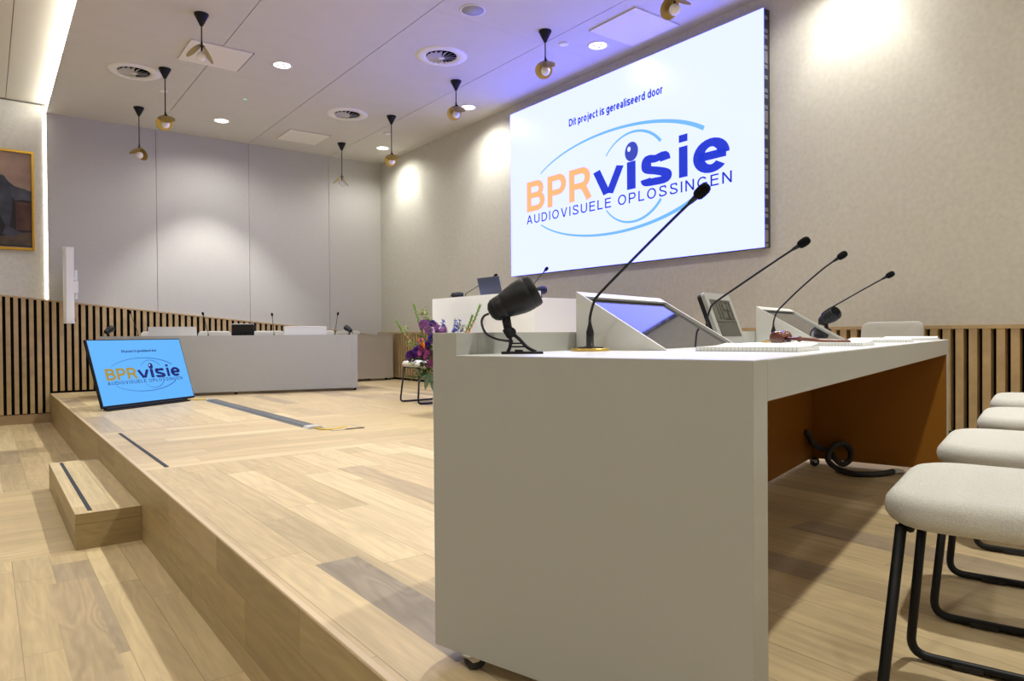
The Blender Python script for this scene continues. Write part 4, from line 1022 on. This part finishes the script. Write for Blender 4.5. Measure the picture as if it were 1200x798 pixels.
for x, y, r, lab in ((1.83, 9.68, .055, 'small white ceiling detector between two left pendant lamps'), (4.98, 5.63, .055, 'small white ceiling detector beside the blue lit downlight'), (4.98, 9.73, .055, 'small white ceiling detector near the far right downlight')):
    bm = BM(); lathe(bm, [(0.0, 0.0), (r, 0.0), (r, -0.008), (r * .8, -0.015), (0.0, -0.017)], seg=24); o = obj('ceiling_detector', bm, M['whitefix']); o.location = (x, y, ZC); tag(o, lab, 'detector', 'ceiling detectors')
t = thing('indicator_light', 'tiny green indicator light in the dropped ceiling', 'light', (2.754, 9.406, ZC))
bm = BM(); lathe(bm, [(0.0, 0.006), (0.032, 0.006), (0.032, 0.0), (0.03, -0.005), (0.0, -0.006)], seg=18); obj('housing', bm, M['whitefix'], t)
bm = BM(); lathe(bm, [(0.0, -0.006), (0.014, -0.006), (0.012, -0.009), (0.0, -0.01)], seg=14); obj('green_lens', bm, M['green'], t)
t = thing('ceiling_loudspeaker', 'round grey loudspeaker in the raised ceiling at the left edge', 'speaker', (0.02, 10.0, ZL))
bm = BM(); lathe(bm, [(0.0, 0.0), (0.13, 0.0), (0.13, -0.008), (0.0, -0.01)], seg=30); obj('grille', bm, plain('grey_grille_left', (0.3, 0.3, 0.3), .7), t)

# ------------------------------------------------------------------ lights
def spot(x, y, z, power, half, blend, col=(1.0, 0.93, 0.82), r=0.06, name='downlight_and_fill_beam'):
    l = bpy.data.lights.new(name, 'SPOT'); l.energy = power; l.spot_size = R(half * 2); l.spot_blend = blend; l.color = col; l.shadow_soft_size = r
    o = bpy.data.objects.new(name, l); COL.objects.link(o); o.location = (x, y, z); return o
WARM = (1.0, 0.975, 0.91)
for y in (10.55, 7.98, 5.45, 2.9, 0.35, -2.2):
    spot(2.757, y, ZC - 0.03, 300, 42, 0.5, WARM, 0.05)
    spot(2.757, y, ZC - 0.05, 68, 80, 0.6, WARM, 0.08)  # wide fill spot added at each fitting to lift walls and ceiling
for y in (10.55, 7.98, 5.45, 2.9, 0.35, -2.2):
    # the row along the right wall is aimed a little at the wall
    o = spot(5.31, y, ZC - 0.03, 42, 38, 0.65, WARM, 0.03, 'wall_washer_beam'); o.rotation_euler = (0, R(-20), 0)
    spot(5.31, y, ZC - 0.05, 68, 80, 0.6, WARM, 0.08)  # added wide fill for this row as well
for y in (9.5, 6.5, 3.5, 0.5, -2.0):
    spot(-1.3, y, ZL - 0.03, 165, 60, 0.5, WARM, 0.08)  # unseen lamps added over the lower floor, without fittings

w = bpy.data.worlds.new('world'); SC.world = w; w.use_nodes = True
w.node_tree.nodes['Background'].inputs[0].default_value = (0.8, 0.85, 1.0, 1); w.node_tree.nodes['Background'].inputs[1].default_value = 0.3

# ------------------------------------------------------------------ camera
yaw, pitch, roll = R(37.08), R(-0.5705), R(-0.4338)
f = Vector((math.sin(yaw) * math.cos(pitch), math.cos(yaw) * math.cos(pitch), math.sin(pitch)))
r_ = Vector((math.cos(yaw), -math.sin(yaw), 0)); u_ = r_.cross(f)
r2 = r_ * math.cos(roll) + u_ * math.sin(roll); u2 = -r_ * math.sin(roll) + u_ * math.cos(roll)
cam = bpy.data.cameras.new('camera'); co = bpy.data.objects.new('camera', cam); COL.objects.link(co)
mw_ = Matrix((r2, u2, -f)).transposed().to_4x4(); mw_.translation = (0, 0, 0.78)
co.matrix_world = mw_
cam.sensor_width = 36.0; cam.lens = 36.0 * 817.3 / 1200.0; cam.clip_start = 0.02
SC.camera = co
SC.view_settings.view_transform = 'Standard'; SC.view_settings.look = 'None'; SC.view_settings.exposure = 0.0; SC.view_settings.gamma = 1.0
SC.view_settings.use_curve_mapping = False
SC.cycles.max_bounces = 8; SC.cycles.diffuse_bounces = 5; SC.cycles.glossy_bounces = 4
SC.cycles.use_denoising = True
